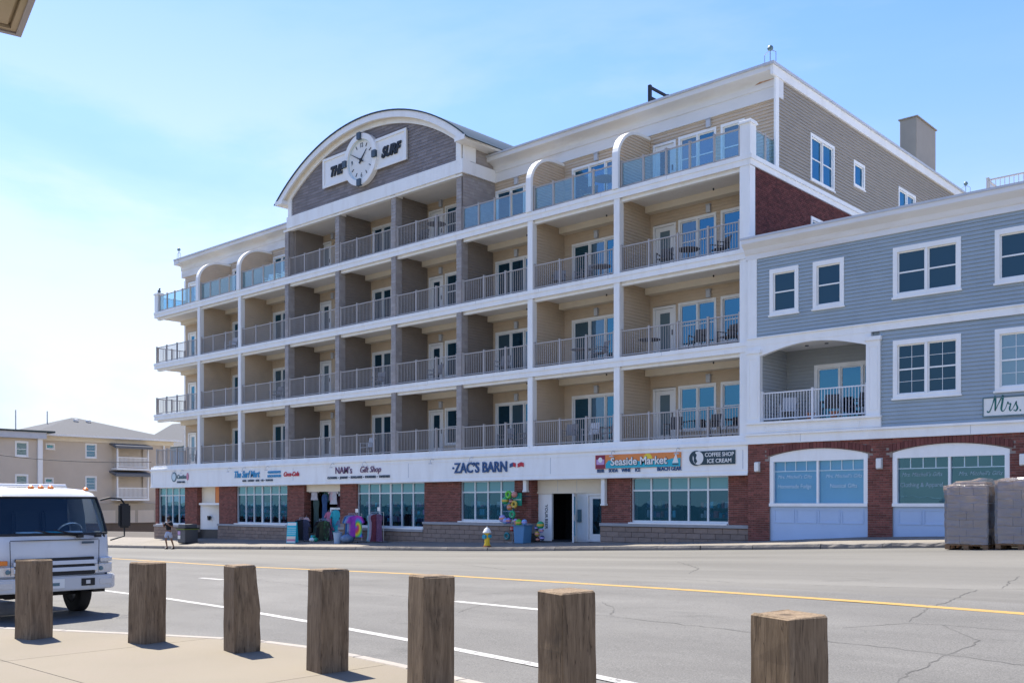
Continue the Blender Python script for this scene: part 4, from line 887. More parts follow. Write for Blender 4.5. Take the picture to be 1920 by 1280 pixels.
# recessed balcony
BX0, BX1 = -16.4, -12.68
part('balcony_floor', MB().box(BX0, BX1, YA-.02, YA+2.0, 4.1, 4.32), M['white'], annex)
part('balcony_ceiling', MB().box(BX0, BX1, YA+.1, YA+2.0, 6.92, 6.98), M['soffit'], annex)
for x in (-15.2, -14.5, -13.6): part('downlight', MB().lathe([(.001,0),(.06,0),(.07,.02)], (x, YA+1.0, 6.9), 10), M['black'], annex)
bb = Pl('F', YA+1.9); part('balcony_back_wall', siding(MB(), bb, BX0, BX1, 4.32, 6.92, [(-15.35,-12.75,4.35,6.35)], .118), pmat('grey_balcony_clapboard', (.36,.38,.38), .6), annex)
window(bb, annex, -15.35, -12.75, 4.35, 6.35, 3, False, .12, ['pane'], sill=False, name='sliding_door')
part('balcony_side_wall', MB().box(BX0-.06, BX0, YA+.05, YA+2, 4.32, 6.95), M['blue'], annex); part('balcony_side_clapboards', siding(MB(), Pl('S', BX0), YA+.1, YA+1.9, 4.33, 6.92, (), .118), pmat('pale_balcony_clapboard', (.45,.47,.47), .6), annex)
part('balcony_side_wall', MB().box(BX1, BX1+.06, YA+.05, YA+2, 4.32, 6.95), M['blue'], annex)
arch = [(BX0-.12, 6.93), (BX0-.12, 6.55)]+[(BX0+(BX1-BX0)*i/20, 6.55+.32*math.sin(math.pi*i/20)) for i in range(21)]+[(BX1+.12, 6.55), (BX1+.12, 6.93)]
part('balcony_arch', MB().prism(arch, YA-.06, YA+.12, 'Y'), M['white'], annex)
for x0, x1 in ((-16.84, -16.36), (-12.7, -12.26)):
    mb = MB(); A.box(mb, x0, x1, 4.32, 6.66, -.1, .1); mb2 = MB(); A.frame(mb2, x0+.07, x1-.07, 4.5, 6.5, .035, .1, .112); A.box(mb2, x0-.04, x1+.04, 6.66, 6.78, -.1, .14)
    p = part('pilaster', mb, M['white'], annex); part('pilaster_moulding', mb2, M['white'], p)
mb = MB(); A.box(mb, -16.86, -12.24, 3.96, 4.26, -.1, .09); A.box(mb, -16.88, -12.22, 4.26, 4.33, -.1, .16); part('balcony_apron', mb, M['white'], annex)
mb = MB(); A.frame(mb, -16.2, -12.9, 4.02, 4.22, .03, .09, .105); part('apron_moulding', mb, M['white'], annex)
railing(BX0+.02, BX1-.02, 4.34, 2, False, YA+.06, 'white_rail', .98, annex, sp=.1)
M['vinyl'] = pmat('faded_vinyl', (.3,.4,.44), .6); M['vinyl2'] = pmat('pale_vinyl', (.5,.66,.74), .6)
# brick ground floor with two arched shopfronts
OPS = [(-16.05,-12.68), (-11.91,-8.56), (-7.75,-4.4), (-3.6,-.25)]
ZSP, ZCR = 3.17, 3.38
def arch_z(u, a, b, base=ZSP, rise=.22): t = (u-(a+b)/2)/((b-a)/2); return base+rise*(1-t*t) if abs(t) <= 1 else base
def inside(u, z):
    for a, b in OPS:
        if a-.12 < u < b+.12 and z < (arch_z(u, a-.12, b+.12, ZSP-.02, .25)+.2 if True else 0): return not (a < u < b) and z < 3.05 or z > arch_z(u, a-.12, b+.12, ZSP, .25)+.21
    return True
for (a, b), nx in zip([(-16.84, -16.84)]+OPS, OPS+[(AX1, AX1)]): part('brick_backing', MB().box(b, nx[0], YA+.002, YA+.9, -.3, 3.62), M['mortar'], annex)
for a, b in OPS: part('arch_backing', MB().prism([(a, 3.62), (a, ZSP)]+[(a+(b-a)*i/16, arch_z(a+(b-a)*i/16, a, b)) for i in range(1, 16)]+[(b, ZSP), (b, 3.62)], YA+.003, YA+.9, 'Y'), M['mortar'], annex)
part('bricks', bricks(MB(), A, -16.84, AX1, .1, 3.6, [(a, b, 0, 3.1) for a, b in OPS], inside), M['brick'], annex, kind='stuff')
part('end_bricks', bricks(MB(), Pl('W', -16.84), YA, YA+.3, .1, 3.6), M['brick'], annex, kind='stuff')
M['soldier'] = mat('arch_brick', (.17,.06,.05), .8, .12, 6, rnd=.22, bump=.3)
for a, b in OPS[:3]:
    n_ = 30
    for i in range(n_):
        u0, u1 = a-.1+(b-a+.2)*i/n_+.006, a-.1+(b-a+.2)*(i+1)/n_-.006; z0, z1 = arch_z(u0, a-.12, b+.12), arch_z(u1, a-.12, b+.12)
        part('arch_brick', MB().prism([(u0, z0), (u1, z1), (u1, z1+.21), (u0, z0+.21)], YA-.03-RG.uniform(0, .004), YA+.01, 'Y'), M['soldier'], annex)
for k, (a, b) in enumerate(OPS):
    P = Pl('F', YA+.06); zb = zf((a+b)/2)-.25
    poly = [(a, 2.98), (a, ZSP-.02)]+[(a+(b-a)*i/16, arch_z(a+(b-a)*i/16, a, b)-.01) for i in range(1, 16)]+[(b, ZSP-.02), (b, 2.98)]
    sfn = part('shopfront', MB().prism(poly, YA+.02, YA+.2, 'Y'), M['white'], annex)
    mb = MB(); P.box(mb, a, a+.14, 1.58, 2.98, -.15, .05); P.box(mb, b-.14, b, 1.58, 2.98, -.15, .05); P.box(mb, a, b, 1.5, 1.6, -.15, .1); mid = (a+b)/2; P.box(mb, mid-.035, mid+.035, 1.6, 2.98, -.13, .02); part('window_frame', mb, M['white'], sfn)
    mb = MB(); P.box(mb, a, b, zb, 1.5, -.12, 0); part('panel_backing', mb, M['shadepanel'], sfn)
    n_ = 4
    for i in range(n_):
        u0 = a+.12+(b-a-.24)*i/n_; u1 = a+.12+(b-a-.24)*(i+1)/n_; mb = MB(); P.frame(mb, u0+.03, u1-.03, .95, 1.4, .03, 0, .018); part('panel_moulding', mb, M['shadepanel'], sfn)
    for u0, u1 in ((a+.14, mid-.035), (mid+.035, b-.14)):
        part('pane', MB().quad(P.p(u0, 1.6, -.06), P.p(u1, 1.6, -.06), P.p(u1, 2.98, -.06), P.p(u0, 2.98, -.06)), M['shopglass'], sfn)
        zt = 2.66; mb = MB(); P.box(mb, u0, u1, zt-.012, zt+.012, -.058, -.045)
        for i in range(1, 4): u = u0+(u1-u0)*i/4; P.box(mb, u-.014, u+.014, zt+.012, 2.98, -.058, -.045)
        part('muntins', mb, M['frostl'], sfn)
    if k == 0:
        part('roller_shade', MB().box(a+.14, b-.14, YA+.15, YA+.16, 1.6, 3.0), pmat('pale_aqua_shade', (.55,.75,.88), .8), sfn)
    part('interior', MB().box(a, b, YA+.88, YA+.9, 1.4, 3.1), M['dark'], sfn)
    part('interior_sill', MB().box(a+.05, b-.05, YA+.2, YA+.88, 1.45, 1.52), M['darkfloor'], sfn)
    for u, tx in ((mid-(b-a)/4, ('Homemade Fudge', 'Clothing & Apparel', '', '')[k]), (mid+(b-a)/4, ('Nautical Gifts', '', '', '')[k])):
        if tx: lettering(sfn, tx, u, YA+.117, 2.1, .19, M['vinyl' if k else 'vinyl2'], 0, .001, .002, sx=.86)
        if k < 2: lettering(sfn, 'Mrs. Mitchell’s Gifts', u, YA+.117, 2.42, .17, M['vinyl' if k else 'vinyl2'], .35, 0, .002, sx=.88)
for x in (-16.48, -12.3, -8.2, -4.1):
    mb = MB(); A.box(mb, x-.08, x+.08, 2.68, 2.98, .0, .13); part('wall_lamp', mb, M['offwhite'], annex, bevel=.012); part('lamp_back', MB().box(x-.1, x+.1, YA-.02, YA, 2.66, 3.0), M['metal'], annex)
# signboard with green script
t = thing('shop_signboard', 'white signboard with dark green script on the blue clapboards', 'sign', (-7.0, YA-.1, 4.1))
part('board', MB().box(-9.25, -4.3, YA-.07, YA-.025, 4.1, 4.62), M['offwhite'], t); mb = MB(); Pl('F', YA-.07).frame(mb, -9.27, -4.28, 4.08, 4.64, .03, 0, .012); part('frame', mb, M['greyteal'], t)
def script(strokes, x, z, s, parent, y):
    for st in strokes:
        mb = MB(); P = [(x+a*s, z+b*s) for a, b, _ in st]; n = len(P)
        for i, p in enumerate(P):
            a, b = P[max(0, i-1)], P[min(n-1, i+1)]; tx, tz = b[0]-a[0], b[1]-a[1]; q = math.hypot(tx, tz) or 1; wd = st[i][2]*s/2
            mb.v += [(p[0]-tz/q*wd, y, p[1]+tx/q*wd), (p[0]+tz/q*wd, y, p[1]-tx/q*wd)]
        for i in range(n-1): mb.f.append((2*i, 2*i+1, 2*i+3, 2*i+2))
        part('letter_stroke', mb, M['dkgreen'], parent)
def spl(pts, n=6):
    out = []
    for i in range(len(pts)-1):
        p0, p1, p2, p3 = pts[max(0, i-1)], pts[i], pts[i+1], pts[min(len(pts)-1, i+2)]
        for k in range(n):
            t_ = k/n; out.append(tuple(.5*((2*b)+(-a+c)*t_+(2*a-5*b+4*c-d)*t_*t_+(-a+3*b-3*c+d)*t_**3) for a, b, c, d in zip(p0, p1, p2, p3)))
    return out+[pts[-1]]
mrs = [spl([(0,.12,.05),(.06,.05,.08),(.16,.12,.06),(.3,.5,.05),(.42,.9,.09),(.44,.6,.1),(.42,.1,.07)]), spl([(.42,.1,.04),(.6,.5,.05),(.82,.92,.09),(.8,.6,.1),(.74,.2,.1),(.82,.06,.05),(.95,.2,.03)]),
       spl([(.95,.2,.03),(1.05,.48,.04),(1.08,.55,.06),(1.12,.44,.05),(1.22,.45,.06),(1.16,.2,.08),(1.2,.06,.05),(1.32,.18,.03)]), spl([(1.32,.18,.03),(1.48,.5,.05),(1.5,.56,.05),(1.5,.4,.07),(1.56,.2,.09),(1.48,.05,.07),(1.36,.1,.04)]), [(1.66,.06,.09),(1.74,.06,.09)]]
script(mrs, -9.15, 4.19, .52, t, YA-.076)
lettering(t, 'Mitchell’s Gifts', -8.1, YA-.07, 4.24, .36, M['dkgreen'], .3, 0, .003, 'LEFT')

# ------------------------------------------------------------------ far left: beige apartment house, gabled house, wall, wire
M['beige'] = mat('beige_clapboard', (.62,.53,.42), .7, .05, 1); M['shingle_roof'] = mat('grey_roof_shingles', (.08,.083,.09), .85, .15, 6, bump=.4, bscale=8); M['paleblue'] = mat('pale_blue_clapboard', (.3,.42,.5), .6, .05); M['brownwall'] = mat('brown_wall', (.115,.095,.085), .85, .1, 2); M['fawn'] = mat('fawn_trim', (.42,.36,.28), .6, .05)
apt = thing('apartment_house', 'beige three storey apartment house with grey hip roof and two small white balconies', 'building', (-90, 30, -2.5)); AS = Pl('S', -90)
part('wall', MB().box(-104, -90.12, 24, 48.3, -3, 7.6), M['beige'], apt)
wins = [(39.95,41.0,5.75,7.1), (39.95,41.0,2.75,4.1)]; vents = [(36.4,37.2,6.4,6.95), (36.3,37.1,3.35,3.9)]; bals = [(42.5,45.5,4.9,7.0), (42.5,45.5,2.05,4.4)]
part('clapboards', siding(MB(), AS, 30, 48.3, -3, 7.5, [*wins, *vents, *bals], .16, .02), M['beige'], apt)
for q in wins: window(AS, apt, *q, 1, True, .1, ['pane_curtain'], muntin=(1, 2))
for q in vents: window(AS, apt, *q, 1, False, .1, ['pane'])
mb = MB(); AS.box(mb, 35.4, 48.6, 7.2, 7.65, -.1, .12); part('eave_board', mb, M['cream'], apt)
part('eave', MB().box(-104.8, -89.2, 34.9, 49.1, 7.6, 7.75), M['white'], apt)
mb = MB(); v = [(-89.2,34.9,7.75),(-89.2,49.1,7.75),(-104.8,49.1,7.75),(-104.8,34.9,7.75),(-97,42.3,9.95),(-97,41.7,9.95)]; mb.v = v; mb.f = [(0,1,4,5),(1,2,4),(2,3,5,4),(3,0,5)]; part('roof', mb, M['shingle_roof'], apt)
for y in (41.4, 42.6): part('roof_vent', MB().lathe([(.16,0),(.16,.3),(.24,.3),(.24,.42),(.001,.46)], (-95.3, y, 9.25), 10), M['white'], apt)
for y, h in ((36.5, .9), (39.4, 1.1)): part('vent_pipe', MB().tube([(-97, y, 8.0), (-97, y, 10.0+h*.4)], .06, 6), M['metal'], apt)
for y0, y1, z0, z1 in bals:
    b = part('balcony', MB().box(-90.0, -88.9, y0-.1, y1+.1, z0-.2, z0), M['white'], apt)
    part('recess', MB().box(-90.6, -90.5, y0, y1, z0, z1), M['cream'], b); part('glass_door', MB().box(-90.48, -90.45, y0+1.2, y1-.4, z0, z1-.5), M['pane_curtain'], b)
    part('awning', MB().prism([(-90.0, z1+.25), (-88.6, z1-.05), (-88.6, z1-.3), (-88.7, z1-.3), (-90.0, z1+.1)], y0-.3, y1+.3, 'Y').box(-90, -89.99, y0, y1, z1, z1+.01), pmat('grey_awning', (.16,.165,.17), .7), b)
    for y in (y0, y1): part('balcony_post', MB().box(-89.05, -88.9, y-.06, y+.06, z0, z1-.1), M['white'], b)
    mb = MB().box(-89.0, -88.94, y0, y1, z0+.95, z0+1.02).box(-89.0, -88.94, y0, y1, z0+.08, z0+.14)
    for i in range(1, 24): y = y0+(y1-y0)*i/24; mb.box(-88.985, -88.955, y-.025, y+.025, z0+.14, z0+.95)
    part('railing', mb, M['white'], b)
for y in (35.6, 47.6): part('downspout', MB().tube([(-89.9, y, 7.2), (-89.85, y, -2.4)], .09, 8), M['white'], apt)
part('ground_storey', MB().box(-90.0, -89.6, 41.0, 48.4, -3, 1.6), M['fawn'], apt)
for y in (41.8, 43.7, 45.6, 47.5): part('garage_panel', MB().box(-89.62, -89.57, y-.8, y+.8, -2.6, .95), M['beige'], apt)
# flat-roofed wing
wing = thing('flat_roofed_wing', 'flat roofed beige house block with dark roof rim at the far left edge', 'building', (-88, 26, -2.5)); WS = Pl('S', -88.4)
part('wall', MB().box(-104, -88.52, 18, 35.3, -3, 7.3), M['beige'], wing); wh = [(33.2,34.3,5.6,6.95), (33.2,34.3,2.7,4.1), (28,29.2,5.6,6.95)]
part('clapboards', siding(MB(), WS, 18, 35.3, -3, 7.2, wh, .16, .02), M['beige'], wing)
for q in wh: window(WS, wing, *q, 1, True, .12, ['pane_curtain'])
part('fascia', MB().box(-104.5, -88.0, 17.5, 35.7, 7.2, 7.75), M['flash'], wing); part('roof_rim', MB().box(-104.6, -87.9, 17.4, 36.4, 7.75, 7.9), M['roof'], wing)
part('corner_board', MB().box(-88.45, -88.2, 35.05, 35.45, -3, 7.2), M['white'], wing)
hs_ = thing('gabled_house', 'pale blue gabled house with grey roof behind the apartment house', 'house', (-100, 58, -2.5))
part('wall', MB().prism([(55.2,-3),(66,-3),(66,8.0),(60.6,11.2),(55.2,8.0)], -112, -100.1, 'X'), M['paleblue'], hs_)
part('clapboards', siding(MB(), Pl('S', -100), 55.2, 66, -3, 11.1, (), .2, .02, lim=lambda z: (55.2 if z < 8 else 55.2+(z-8)*1.6875, 66 if z < 8 else 66-(z-8)*1.6875)), M['paleblue'], hs_)
mb = MB(); mb.v = [(-99.6,54.9,7.85),(-99.6,60.6,11.3),(-112.4,60.6,11.3),(-112.4,54.9,7.85),(-99.6,66.3,7.85),(-112.4,66.3,7.85)]; mb.f = [(0,1,2,3),(1,4,5,2)]; part('roof', mb, M['shingle_roof'], hs_)
window(Pl('S', -100), hs_, 59.8, 61.3, 6.0, 8.0, 1, True, .12, ['pane'])
gw = thing('garden_wall', 'low dark brown wall across the side street beside the truck mirror', 'wall', (-74, 33, -2)); part('wall', MB().box(-74.3, -74, 22, 42, -2.6, .0), M['brownwall'], gw); part('coping', MB().box(-74.36, -73.94, 21.9, 42.1, .0, .1), M['brownwall'], gw)
pw = thing('power_line', 'thin black wire sagging in front of the apartment house', 'wire', (-70, 25, 7)); part('wire', MB().tube([(-66+(7.0)*i/12, 20.0+10.4*i/12, 5.1-.9*i/12-.35*math.sin(math.pi*i/12)) for i in range(13)], .022, 6), M['black'], pw)
# ------------------------------------------------------------------ timber bollards
def woodmat():
    m = bpy.data.materials.new('weathered_timber'); m.use_nodes = True; t = m.node_tree; b = t.nodes['Principled BSDF']; n = t.nodes.new; l = t.links.new
    b.inputs['Roughness'].default_value = .85; b.inputs['Specular IOR Level'].default_value = .2
    tcn = n('ShaderNodeTexCoord'); oi = n('ShaderNodeObjectInfo'); ad = n('ShaderNodeVectorMath'); ad.operation = 'ADD'; sc_ = n('ShaderNodeVectorMath'); sc_.operation = 'SCALE'; sc_.inputs['Scale'].default_value = 37
    cb = n('ShaderNodeCombineXYZ')
    for k in range(3): l(oi.outputs['Random'], cb.inputs[k])
    l(cb.outputs[0], sc_.inputs[0]); l(tcn.outputs['Object'], ad.inputs[0]); l(sc_.outputs[0], ad.inputs[1])
    def noise(scale, st, det=6, rough=.6, dist=0):
        mp_ = n('ShaderNodeMapping'); mp_.inputs['Scale'].default_value = st; l(ad.outputs[0], mp_.inputs[0]); q = n('ShaderNodeTexNoise'); q.inputs['Scale'].default_value = scale; q.inputs['Detail'].default_value = det; q.inputs['Roughness'].default_value = rough; q.inputs['Distortion'].default_value = dist; l(mp_.outputs[0], q.inputs['Vector']); return q.outputs['Fac']
    g = noise(7, (3, 3, .35), 7, .62, .8); f = noise(40, (3, 3, .16), 4, .7); st = noise(2.3, (2.2, 2.2, .8), 6, .7, .5)
    cr = n('ShaderNodeValToRGB'); e = cr.color_ramp.elements; e[0].position = .3; e[1].position = .72; e[0].color = (.132,.094,.06,1); e[1].color = (.28,.208,.136,1); k = e.new(.5); k.color = (.206,.15,.097,1); l(g, cr.inputs[0])
    mr_ = n('ShaderNodeMapRange'); mr_.inputs['From Min'].default_value = .3; mr_.inputs['From Max'].default_value = .7; mr_.inputs['To Min'].default_value = .82; mr_.inputs['To Max'].default_value = 1.14; l(f, mr_.inputs['Value'])
    v = n('ShaderNodeVectorMath'); v.operation = 'SCALE'; l(cr.outputs[0], v.inputs[0]); l(mr_.outputs[0], v.inputs['Scale'])
    c2 = n('ShaderNodeValToRGB'); c2.color_ramp.elements[0].position = .56; c2.color_ramp.elements[1].position = .74; l(st, c2.inputs[0]); sm = n('ShaderNodeMath'); sm.operation = 'MULTIPLY'; sm.inputs[1].default_value = .7; l(c2.outputs[0], sm.inputs[0])
    mx_ = n('ShaderNodeMix'); mx_.data_type = 'RGBA'; l(sm.outputs[0], mx_.inputs[0]); l(v.outputs[0], mx_.inputs[6]); mx_.inputs[7].default_value = (.06,.048,.034,1)
    # knots
    mk = n('ShaderNodeMapping'); mk.inputs['Scale'].default_value = (3.2, 3.2, 1.5); l(ad.outputs[0], mk.inputs[0]); vo = n('ShaderNodeTexVoronoi'); vo.inputs['Scale'].default_value = 1.1; l(mk.outputs[0], vo.inputs['Vector'])
    c3 = n('ShaderNodeValToRGB'); c3.color_ramp.elements[0].position = .1; c3.color_ramp.elements[0].color = (1,1,1,1); c3.color_ramp.elements[1].position = .17; c3.color_ramp.elements[1].color = (0,0,0,1); l(vo.outputs['Distance'], c3.inputs[0]); m3 = n('ShaderNodeMath'); m3.operation = 'MULTIPLY'; m3.inputs[1].default_value = .75; l(c3.outputs[0], m3.inputs[0])
    mx2 = n('ShaderNodeMix'); mx2.data_type = 'RGBA'; l(m3.outputs[0], mx2.inputs[0]); l(mx_.outputs[2], mx2.inputs[6]); mx2.inputs[7].default_value = (.06,.042,.03,1); ck = noise(9, (2.6, 2.6, .12), 3, .5, .6); cm = n('ShaderNodeMath'); cm.operation = 'SUBTRACT'; cm.inputs[1].default_value = .5; l(ck, cm.inputs[0]); ca = n('ShaderNodeMath'); ca.operation = 'ABSOLUTE'; l(cm.outputs[0], ca.inputs[0])
    cl = n('ShaderNodeMapRange'); cl.inputs['From Min'].default_value = .004; cl.inputs['From Max'].default_value = .011; cl.inputs['To Min'].default_value = .6; cl.inputs['To Max'].default_value = 0; l(ca.outputs[0], cl.inputs['Value'])
    mx3 = n('ShaderNodeMix'); mx3.data_type = 'RGBA'; l(cl.outputs[0], mx3.inputs[0]); l(mx2.outputs[2], mx3.inputs[6]); mx3.inputs[7].default_value = (.03,.022,.016,1); l(mx3.outputs[2], b.inputs['Base Color'])
    bp = n('ShaderNodeBump'); bp.inputs['Strength'].default_value = .35; bp.inputs['Distance'].default_value = .012; aa = n('ShaderNodeMath'); aa.operation = 'ADD'; l(g, aa.inputs[0]); l(f, aa.inputs[1]); l(aa.outputs[0], bp.inputs['Height']); l(bp.outputs[0], b.inputs['Normal'])
    return m
M['wood'] = woodmat()
POSTS = [(-12.13,4.77,.93,38,'squarest timber post standing in front of the truck grille'), (-10.8,5.51,.92,39,'timber post just right of the truck with a split running down it'), (-9.41,5.89,.93,24,'timber post with a chipped ragged right edge'), (-7.7,5.75,.97,29,'timber post with its foot showing nearest the slab joints, fourth from the truck'),
         (-6.11,5.62,1.0,27,'greenish stained timber post in the middle of the row'), (-4.35,5.29,1.0,37,'timber post with curved saw marks, second nearest'), (-2.52,4.96,1.0,45,'nearest and widest timber post with a knot near its top')]
for i, (x, y, h, a, lab) in enumerate(POSTS):
    rg = random.Random(100+i); v = Vector((x, y)).normalized(); r = Vector((v.y, -v.x)); n_ = -v*math.cos(R_(a))+r*math.sin(R_(a)); rz = math.atan2(n_.x, -n_.y)
    s = .15; c = .008; mb = MB(); lv = [-.25, 0, .12, .3, .45, .6, .75, .88, h-.014, h]
    for k, z in enumerate(lv):
        q = s*(1-.004*k)+(0 if k < 9 else -.01); ox, oy = rg.uniform(-.002, .002), rg.uniform(-.002, .002)
        qx = q-(.045*max(0, (z-.45)/.5) if i == 2 else 0)
        for (px_, py_) in ((-q+c, -q), (qx-c, -q), (qx, -q+c), (qx, q-c), (qx-c, q), (-q+c, q), (-q, q-c), (-q, -q+c)):
            jx = rg.uniform(-.0015, .0015)+(rg.uniform(-.012, .004) if i == 2 and px_ > 0 else 0); mb.v.append((px_+ox+jx, py_+oy+rg.uniform(-.0015, .0015), z+(rg.uniform(-.006, .006) if k >= 8 else 0)))
        if k:
            for t_ in range(8): u = (t_+1) % 8; mb.f.append(((k-1)*8+t_, (k-1)*8+u, k*8+u, k*8+t_))
    mb.f.append(tuple((len(lv)-1)*8+t_ for t_ in range(8)))
    o = obj('timber_bollard', mb.mesh('timber_bollard', M['wood']), None, (x, y, 0), (rg.uniform(-.018, .018), rg.uniform(-.018, .018), rz)); tag(o, lab, 'bollard', 'timber bollards along the plaza edge')

# ------------------------------------------------------------------ truck
M['truckwhite'] = mat('white_truck_paint', (.62,.63,.65), .25, .05, 1.5, spec=.5, dirt=(.42,.41,.4,.35), dscale=2.2); M['rubber'] = mat('tyre_rubber', (.018,.018,.02), .8, .2, 12); M['amber'] = mat('amber_lens', (.75,.2,.02), .2, .05, spec=.6); M['lens'] = mat('clear_lamp_lens', (.6,.62,.65), .12, .1, 9, spec=.7, metal=.4); M['windscreen'] = glassmat('windscreen_glass', (.72,.82,.86), .985, (.35,.6,.8), .02, 1.45); M['plastic'] = mat('black_plastic', (.02,.02,.022), .5, .1); M['seat'] = mat('dark_seat_cloth', (.03,.045,.07), .8, .1); M['chrome'] = mat('bumper_paint', (.55,.56,.58), .3, .05, metal=.2)
TX, TY = -16.28, 6.75; TZ = zr(-17.4, 6.8)
tr = thing('box_truck', 'white cab over delivery truck parked at the left edge', 'truck', (TX, TY, TZ)); ORG[tr.name] = (0, 0, 0)
LV = [(.6,-.03,.97),(.78,0,1.0),(1.05,0,1.0),(1.33,-.02,.995),(1.4,-.045,.985),(1.72,-.16,.955),(2.0,-.27,.905),(2.07,-.32,.875),(2.13,-.45,.8),(2.16,-.7,.62)]
def outline(fx, hw, r=.27):
    P = [(-1.72, hw), (-1.1, hw), (fx-.5, hw)]; n = 6
    for k in range(n+1): a = math.pi/2*(1-k/n); P.append((fx-.07-r+r*math.cos(a), hw-r+r*math.sin(a)))
    for k in range(1, 10): y = (hw-r)*(1-2*k/10); P.append((fx-.07*(y/(hw-r))**2, y))
    P2 = [(x, -y) for x, y in reversed(P[:3+n+1])]; return P+P2
rings = [[(x, y, z) for x, y in outline(fx, hw)] for z, fx, hw in LV]; NP = len(rings[0])
cab, ws = MB(), MB(); frame = MB(); sidew = MB()
for k in range(len(rings)-1):
    for i in range(NP-1):
        q = [rings[k][i], rings[k][i+1], rings[k+1][i+1], rings[k+1][i]]
        if k in (4, 5) and 5 <= i <= NP-7: ws.quad(*q)
        elif k in (4, 5) and i in (1, NP-3): sidew.quad(*q)
        elif k in (4, 5) and i in (3, 4, NP-5, NP-6): frame.quad(*q)
        else: cab.quad(*q)
cab.quad(*rings[-1])
cab.quad(*[r_[0] for r_ in rings], *[r_[-1] for r_ in reversed(rings)])
def weld(mb, name, m, parent, smooth=True):
    me = mb.mesh(name, m); bm = bmesh.new(); bm.from_mesh(me); bmesh.ops.remove_doubles(bm, verts=bm.verts, dist=1e-4); bmesh.ops.recalc_face_normals(bm, faces=bm.faces); bm.to_mesh(me); bm.free()
    if smooth:
        for p in me.polygons: p.use_smooth = True
        me.set_sharp_from_angle(angle=R_(35))
    return obj(name, me, parent)
cabo = weld(cab, 'cab', M['truckwhite'], tr); wso = weld(ws, 'windscreen', M['windscreen'], cabo); weld(sidew, 'side_window', M['windscreen'], cabo); weld(frame, 'pillar', M['plastic'], cabo)
# black edge round the windscreen
pts = [rings[4][i] for i in range(5, NP-5)]; pts2 = [rings[6][i] for i in range(5, NP-5)]
for P in (pts, pts2): lpart('windscreen_seal', MB().tube([(x+.006, y, z) for x, y, z in P], .022, 6), M['plastic'], wso)
for P in ((rings[4][5], rings[5][5], rings[6][5]), (rings[4][NP-6], rings[5][NP-6], rings[6][NP-6])): lpart('windscreen_seal', MB().tube(P, .024, 6), M['plastic'], wso)
lpart('interior_tub', MB().box(-1.66, -1.6, -.9, .9, .7, 1.5).box(-1.6, -.12, -.9, .9, .7, .74), M['seat'], tr); lpart('rear_wall', MB().box(-1.7, -1.64, -.88, .88, 1.4, 2.05), M['seat'], tr)
for y in (-.55, .1, .6): lpart('seat', MB().box(-1.55, -.95, y-.24, y+.24, .95, 1.1).prism([(-1.55, 1.1), (-1.38, 1.1), (-1.46, 1.78), (-1.58, 1.78)], y-.22, y+.22, 'Y'), M['seat'], tr, bevel=.04, seg=2)
lpart('dashboard', MB().prism([(-.62, 1.05), (-.16, 1.05), (-.12, 1.38), (-.5, 1.42), (-.62, 1.34)], -.88, .88, 'Y'), M['plastic'], tr, bevel=.02)
sw = MB(); c0 = Vector((-.72, .52, 1.42)); ax = Vector((-.75, 0, .66)); a1 = Vector((0, 1, 0)); a2 = ax.cross(a1)
sw.tube([c0+a1*.2*math.cos(t*math.pi/12)+a2*.2*math.sin(t*math.pi/12) for t in range(25)], .015, 6, False); lpart('steering_wheel', sw, M['lens'], tr, smooth=True)
for x, y, sx_, m in ((-.3,-.3,.18,'frostl'), (-.32,.05,.22,'teal'), (-.28,.4,.12,'offwhite')): lpart('paper_on_dash', MB().box(x-.1, x+.1, y-sx_, y+sx_, 1.41, 1.44), M[m], tr, bevel=.01)
for s in (-1, 1):   # wipers
    y = .15*s+.25; lpart('wiper', MB().tube([(-.02, y+.3, 1.37), (.0, y-.2, 1.42), (-.02, y-.42, 1.47)], .014, 5).box(-.03, .03, y+.24, y+.34, 1.34, 1.39), M['plastic'], tr)
bm_ = MB(); prof = [(-.5, 1.03), (-.1, 1.03), (.05, .9), (.08, .5), (.08, -.5), (.05, -.9), (-.1, -1.03), (-.5, -1.03), (-.5, -.9), (-.16, -.9), (-.05, -.5), (-.05, .5), (-.16, .9), (-.5, .9)]
bmp = lpart('bumper', MB().prism(prof, .48, .71, 'Z'), M['chrome'], tr, bevel=.02, seg=2)
for y in (-.8, .8): lpart('bumper_recess', MB().box(.045, .07, y-.11, y+.11, .56, .65), M['lens'], bmp)
lpart('tow_box', MB().box(.06, .092, .38, .6, .55, .67), M['plastic'], bmp); lpart('tow_hook', MB().box(.08, .1, .45, .52, .58, .64), M['lens'], bmp)
lpart('number_plate', MB().box(.082, .095, -.22, .1, .53, .68), M['offwhite'], bmp); lpart('plate_number', MB().box(.096, .098, -.15, .02, .57, .62), M['greyteal'], bmp)
lpart('grille', MB().box(-.06, .012, -.62, .62, .73, 1.02), M['plastic'], tr)
for z in (.83, .94): lpart('grille_bar', MB().prism([(.0, z-.034), (.035, z-.032), (.03, z+.03), (.0, z+.034)], -.66, .66, 'Y'), M['truckwhite'], tr)
for s in (-1, 1):
    h = lpart('headlight', MB().prism([(-.3, s*1.005), (-.12, s*.99), (-.01, s*.8), (.02, s*.64), (-.05, s*.64), (-.3, s*.9)], .74, .9, 'Z'), M['lens'], tr, bevel=.01)
    lpart('lamp_bulb', MB().lathe([(.001,.03),(.03,.028),(.04,0)], (.0, s*.74, .82), 14, 'X'), M['greyteal'], h)
    lpart('turn_signal', MB().prism([(-.3, s*1.006), (-.12, s*.992), (-.01, s*.82), (.0, s*.74), (-.06, s*.74), (-.3, s*.9)], .925, 1.0, 'Z'), M['amber'] if s < 0 else M['lens'], h, bevel=.01)
